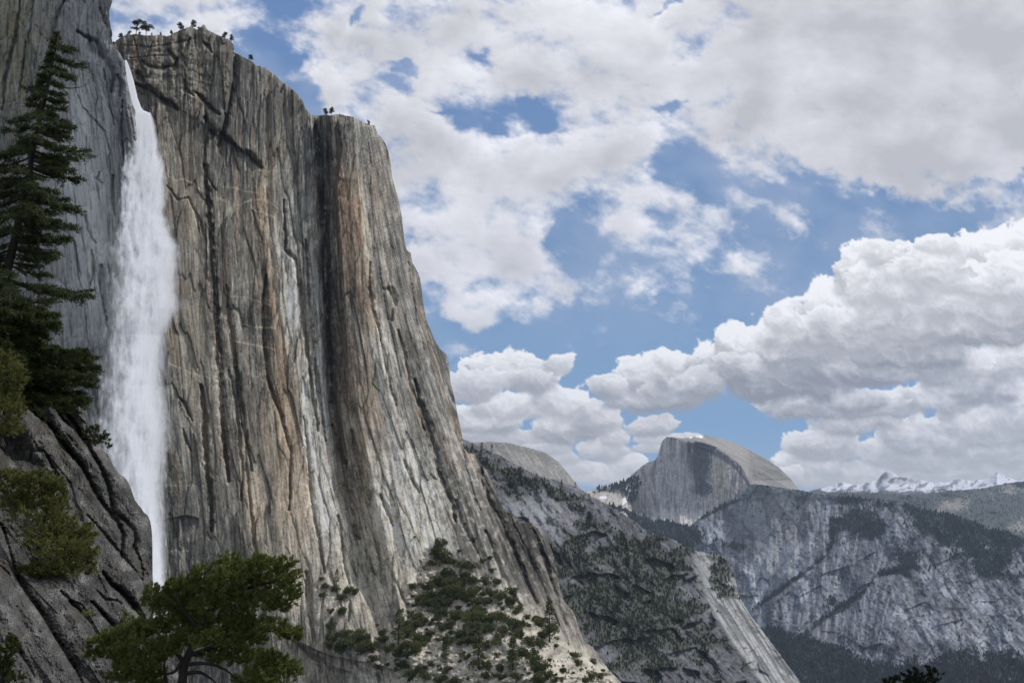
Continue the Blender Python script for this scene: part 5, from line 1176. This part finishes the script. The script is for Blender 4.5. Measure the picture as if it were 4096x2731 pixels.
rim = make_proto([dict(kind='umbrella'), dict(kind='umbrella'), dict(kind='bushy'), dict(kind='bushy'), dict(kind='bushy')], LEAF_FIR, BARK_D, 'rim')
spires = make_proto([dict(), dict(slim=.2), dict(slim=.14), dict(slim=.22, open_=.2), dict(slim=.17, open_=.25)], LEAF_FAR, BARK_D, 'far')
slope_con = make_proto([dict(slim=.16, open_=.15, n_lv=18), dict(slim=.2, open_=.2, n_lv=18), dict(slim=.14, n_lv=16, open_=.3)], LEAF_SLOPE, BARK_D, 'slope')
TC = TERR['cliff']
for (x, y, h, wh, lb) in [(136, 35, 17.5, 0, 'tall bare stemmed pine with a flat top on the cliff rim, left of its pair'), (146, 35.6, 16.5, 1, 'tall bare stemmed pine with a flat top on the cliff rim, right of its pair'), (120.5, 39.5, 8, 2, 'ragged leaning pine left of the tall pair on the cliff rim'),
                          (129.5, 35, 6, 3, 'low pine just left of the tall flat topped pair on the rim'), (139.5, 35.5, 5, 4, 'tiny pine between the two tall flat topped pines'), (151.5, 35.5, 3.5, 3, 'tiny pine just right of the tall flat topped pair'), (160.5, 36, 4.5, 4, 'small pine in the middle of the left flat rim'),
                          (171, 35.5, 6.5, 2, 'low pine at the foot of the raised summit block'), (180, 32, 12, 3, 'bushy pine on the left shoulder of the summit block'), (193, 29, 11, 2, 'bushy pine on the crest of the summit block beside the pointed boulder'), (198.5, 30, 4.5, 4, 'tiny pine between the crest pine and the pointed boulder'),
                          (224.5, 39, 9.5, 3, 'pine near the right shoulder of the summit block'), (231.3, 41.5, 8.5, 4, 'pine at the very corner of the summit block'), (250.5, 61.5, 8.5, 2, 'lone pine on the step right of the summit block'), (113.2, 45, 4.5, 4, 'tiny pine where the left wall meets the rim'),
                          (325, 116, 9.5, 3, 'left pine of the pair on top of the right buttress'), (331.5, 115.5, 10, 2, 'right pine of the pair on top of the right buttress'), (368.5, 125.5, 6.5, 4, 'small round pine alone at the edge of the right buttress')]:
    p, d = surf(TC, x, y)
    p = P(np.array(float(x)), np.array(float(y)), d + 2)
    place_tree(rim, p, h * d / F, 'pine_tree', lb, 'pines along the cliff rim', which=wh, wide=1.15)
p, d = surf(TC, 462, 439)

# shrubs of the slope below the cliff
def shrub_mesh(seed):
    global rng
    old = rng; rng = np.random.default_rng(seed); out = []
    for k in range(11):
        u = rng.normal(size=3); u /= np.linalg.norm(u); c = u * np.array([.85, .85, .42]) * rng.uniform(.2, 1.05) + [0, 0, .42]
        n = 80; q = unit(rng.normal(size=(n, 3))) * rng.uniform(.3, 1, (n, 1)) ** .6 * rng.uniform(.2, .44) * np.array([1, 1, .8])
        out.append(blades(c + q, unit(q) + [0, 0, .5] + rng.normal(size=(n, 3)) * .4, .20, .11))
    rng = old
    return np_mesh('shrub', *merge(out), LEAF_SLOPE, smooth_=False)
shrubs = [shrub_mesh(300 + i) for i in range(6)]
SH = [(1500, 340, 60), (1455, 310, 38), (1550, 370, 46), (1440, 400, 35), (1480, 250, 42), (1540, 240, 15), (1640, 300, 15), (1755, 215, 22), (1680, 400, 52), (1740, 420, 40), (1620, 390, 30), (1900, 450, 25), (1540, 480, 52), (1460, 540, 52), (1560, 560, 60), (1380, 590, 35), (1600, 620, 60), (1450, 640, 60), (1320, 690, 42), (1500, 700, 70), (1400, 700, 50),
      (1650, 640, 50), (1720, 640, 56), (1790, 690, 56), (1740, 540, 40), (1850, 530, 46), (1940, 540, 30), (1680, 500, 40), (1500, 780, 60), (1620, 800, 60), (1720, 830, 66), (1830, 820, 60), (1860, 900, 56), (1760, 920, 56), (1640, 960, 40), (1540, 1000, 42), (1550, 890, 40), (1300, 870, 60), (1310, 815, 50), (1390, 980, 40), (1200, 880, 30), (1190, 960, 40), (1220, 1040, 56), (1240, 1100, 46),
      (1040, 940, 35), (1040, 1000, 40), (1090, 1060, 46), (1320, 1060, 52), (720, 770, 46), (640, 770, 25), (640, 880, 40), (560, 520, 18), (760, 610, 40), (820, 620, 30), (670, 600, 30), (720, 660, 36), (570, 640, 28), (600, 580, 28), (640, 980, 46), (620, 1030, 40), (740, 950, 52), (850, 940, 46), (900, 980, 60), (800, 1020, 66), (880, 1060, 60), (960, 1050, 50), (700, 1060, 52), (960, 1150, 36),
      (1080, 1190, 20), (1900, 640, 46), (1960, 660, 40), (2050, 620, 40), (2040, 700, 46), (2100, 760, 46), (2130, 870, 40), (1990, 930, 42), (1930, 810, 40), (2040, 860, 40), (2110, 960, 42), (2200, 1010, 40), (2280, 1030, 40), (1940, 1010, 40), (2180, 1110, 52), (2230, 1160, 52), (2290, 1210, 52), (2330, 1280, 50), (2130, 1100, 40), (1840, 1130, 20), (1830, 1165, 18), (1760, 1040, 30),
      (1960, 1220, 35), (2090, 1280, 40), (1330, 1220, 46), (1380, 1270, 46), (1420, 1180, 20), (1480, 1200, 15), (1800, 1220, 20), (1820, 380, 22), (1880, 350, 22), (1690, 90, 12), (1290, 190, 10), (1000, 880, 14)]
SH = [(250 + a * .12755, 512 + b * .12755, r * .12755) for a, b, r in SH]
tries = 0
while len(SH) < 300 and tries < 6000:
    tries += 1
    x, y = random.uniform(395, 620), random.uniform(575, 681)
    if y < np.interp(x, [395, 425, 470, 500, 540, 580, 620], [630, 556, 566, 603, 618, 648, 677]): continue
    if fbm(np.array(x * .04), np.array(y * .06), 3, 1201) < -.05 and random.random() < .6: continue
    SH.append((x, y, random.choice([1.5, 2.2, 3.0, 4.2, 6.0]) * (.8 if x > 560 else 1)))
for i, (x, y, r) in enumerate(SH):
    if y > 690 or y < TC.sky(np.array(float(x))) + 1: continue
    p, d = surf(TC, x, min(y + r * .5, 698)); s_ = r * d / F * 1.4
    o = link('shrub', shrubs[i % 6]); o.location = tuple(p - np.array([0, 1, 0]) * s_ * .3); o.rotation_euler = (0, 0, random.uniform(0, 6.28)); o.scale = (s_ * random.uniform(.9, 1.2), s_, s_ * random.uniform(.8, 1.25))
    if x < 390: lb = 'dark green shrub on the ledges at the foot of the streaked cliff'
    else: lb = 'dark green shrub on the pale stony slope under the cliff'
    tag(o, lb, 'shrub', 'shrubs on the ledges at the cliff foot' if x < 390 else 'shrubs on the stony slope under the cliff')
for (bx, by, ty_) in [(1790, 1140, 880), (1870, 1290, 1165), (2060, 1225, 995), (1165, 1085, 780), (1195, 905, 765), (680, 575, 450), (1540, 1135, 965), (1520, 1120, 980), (1680, 990, 880), (1800, 1100, 900), (2130, 1060, 930), (1480, 900, 740), (640, 960, 830)] + [(2350 * 0 + (549.7 - 250) / .12755, (640 - 512) / .12755, (604 - 512) / .12755), ((512.5 - 250) / .12755, (668 - 512) / .12755, (638 - 512) / .12755)]:
    x, y, h = 250 + bx * .12755, 512 + by * .12755, (by - ty_) * .12755
    p, d = surf(TC, x, min(y, 698)); place_tree(slope_con, p + np.array([0, -2, 0]), h * d / F * 1.05, 'conifer', 'slender dark conifer standing among the shrubs on the stony slope' if x > 390 else 'slender dark conifer on the ledge at the foot of the cliff', 'conifers on the slope under the cliff', wide=1.1)

# conifers on the wooded ridge
TH = TERR['hill']
n_ = 0; tries = 0
while n_ < 285 and tries < 40000:
    tries += 1
    x, y = random.uniform(462, 742), random.uniform(436, 660)
    sk = float(TH.sky(np.array(x)))
    if y < sk + .5: continue
    near = y < sk + 9
    f = float(hill_forest(np.array([[x]]), np.array([[y]]))[0, 0])
    if f < .5 and not (near and random.random() < .25 and x < 640): continue
    if y > np.interp(x, [462, 506, 556, 580, 620], [440, 515, 565, 625, 683]) and x < 620: continue
    h = random.uniform(5, 9.5) * (1 if x < 640 else .75) * (1.15 if near and x < 520 else 1)
    p, d = surf(TH, x, y)
    place_tree(spires, p + np.array([0, -3, 0]), h * d / F, 'conifer', 'dark green conifer on the wooded ridge behind the cliff', 'conifers on the wooded ridge', wide=1.25)
    n_ += 1

def forest_stuff(name, T, ff, thr, n, hpx, xr, yr, mat, label, seed, ok=None):
    r_ = np.random.default_rng(seed)
    xs = r_.uniform(xr[0], xr[1], n * 14); ys = r_.uniform(yr[0], yr[1], n * 14)
    f = ff(xs[None], ys[None])[0] + .10 * r_.normal(size=xs.size)
    sel = (f > thr) & (ys > T.sky(xs) + .3)
    if ok is not None: sel &= ok(xs, ys)
    xs, ys = xs[sel][:n], ys[sel][:n]
    p, d = surf(T, xs, ys); h = (hpx * r_.uniform(.55, 1.3, xs.size) * d / F)[:, None]
    w = h * r_.uniform(.18, .34, xs.size)[:, None]
    Vs = []; k = 5
    a0 = r_.uniform(0, 6.28, xs.size)
    for i in range(k):
        a1, a2 = a0 + 2 * PI * i / k, a0 + 2 * PI * (i + .8) / k
        lo = r_.uniform(.0, .3, xs.size)[:, None] * h
        z = np.array([[0, 0, 1.]])
        Vs += [p + np.stack([np.cos(a1), np.sin(a1), 0 * a1], 1) * w + z * lo, p + np.stack([np.cos(a2), np.sin(a2), 0 * a2], 1) * w + z * lo * .6, p + z * h]
        m1 = h * .45
        Vs += [p + np.stack([np.cos(a1 + .5), np.sin(a1 + .5), 0 * a1], 1) * w * .8 + z * m1 * r_.uniform(.7, 1.1), p + np.stack([np.cos(a2 + .5), np.sin(a2 + .5), 0 * a2], 1) * w * .8 + z * m1, p + z * h]
    V = np.stack(Vs, 1).reshape(-1, 3); Fc = np.arange(len(V)).reshape(-1, 3)
    tag(link(name, np_mesh(name, V, Fc, mat, smooth_=False)), label, kind='stuff')
forest_stuff('undergrowth', TH, hill_forest, .46, 4200, 3.4, (462, 745), (436, 690), LEAF_BRUSH, 'dense brush and young trees covering the ridge', 5, ok=lambda x, y: y > -99)
def slope_brush(X, Y):
    m = smooth(-4, 8, Y - np.interp(X, [385, 400, 425, 470, 500, 540, 580, 620, 640], [660, 610, 552, 566, 603, 618, 648, 677, 690]))
    return m * (.55 + .9 * fbm(X * .06, Y * .09, 4, 1301))
forest_stuff('ground_cover', TC, slope_brush, .66, 700, 2.2, (390, 628), (550, 690), LEAF_SLOPE, 'low green scrub between the shrubs of the stony slope', 12)
LEAF_RR = mat_leaf('valley_conifer', (.018, .028, .024), (.034, .048, .038))
forest_stuff('forest', TERR['mountainside'], rr_forest, .50, 15000, 3.0, (590, 1045), (484, 690), LEAF_RR, 'far dark conifer forest on the mountainside and valley floor', 6)
forest_stuff('dome_forest', TERR['mountain'], lambda X, Y: 1.2 * blob(X, Y, 618, 485, 26, 6, -12) + .9 * blob(X, Y, 632, 495, 9, 10), .55, 320, 3.4, (588, 645), (476, 505), LEAF_RR, 'line of far trees on the saddle beside the split mountain', 7)
forest_stuff('foothill_forest', TERR['foothills'], lambda X, Y: .6 + .5 * fbm(X * .05, Y * .08, 3, 722), .55, 2500, 1.8, (800, 1045), (482, 540), LEAF_RR, 'far blue green forest on the foothills', 8)

# ================================================================== AIR
def haze():
    x0, x1, y0, y1, z0, z1 = -16000, 16000, -200, 22000, -1300, 3400
    V = np.array([(x, y, z) for x in (x0, x1) for y in (y0, y1) for z in (z0, z1)], float)
    Fc = np.array([(0, 1, 3, 2), (4, 6, 7, 5), (0, 4, 5, 1), (2, 3, 7, 6), (0, 2, 6, 4), (1, 5, 7, 3)])
    m = bpy.data.materials.new('haze'); m.use_nodes = True; nt = m.node_tree; nt.nodes.clear()
    out = N(nt, 'ShaderNodeOutputMaterial'); v = N(nt, 'ShaderNodeVolumePrincipled')
    v.inputs['Color'].default_value = (.62, .76, 1.0, 1); v.inputs['Density'].default_value = 2.4e-5; v.inputs['Anisotropy'].default_value = .2
    nt.links.new(v.outputs[0], out.inputs['Volume'])
    tag(link('haze', np_mesh('haze', V, Fc, m, smooth_=False)), kind='stuff', label='thin blue mountain air')
haze()
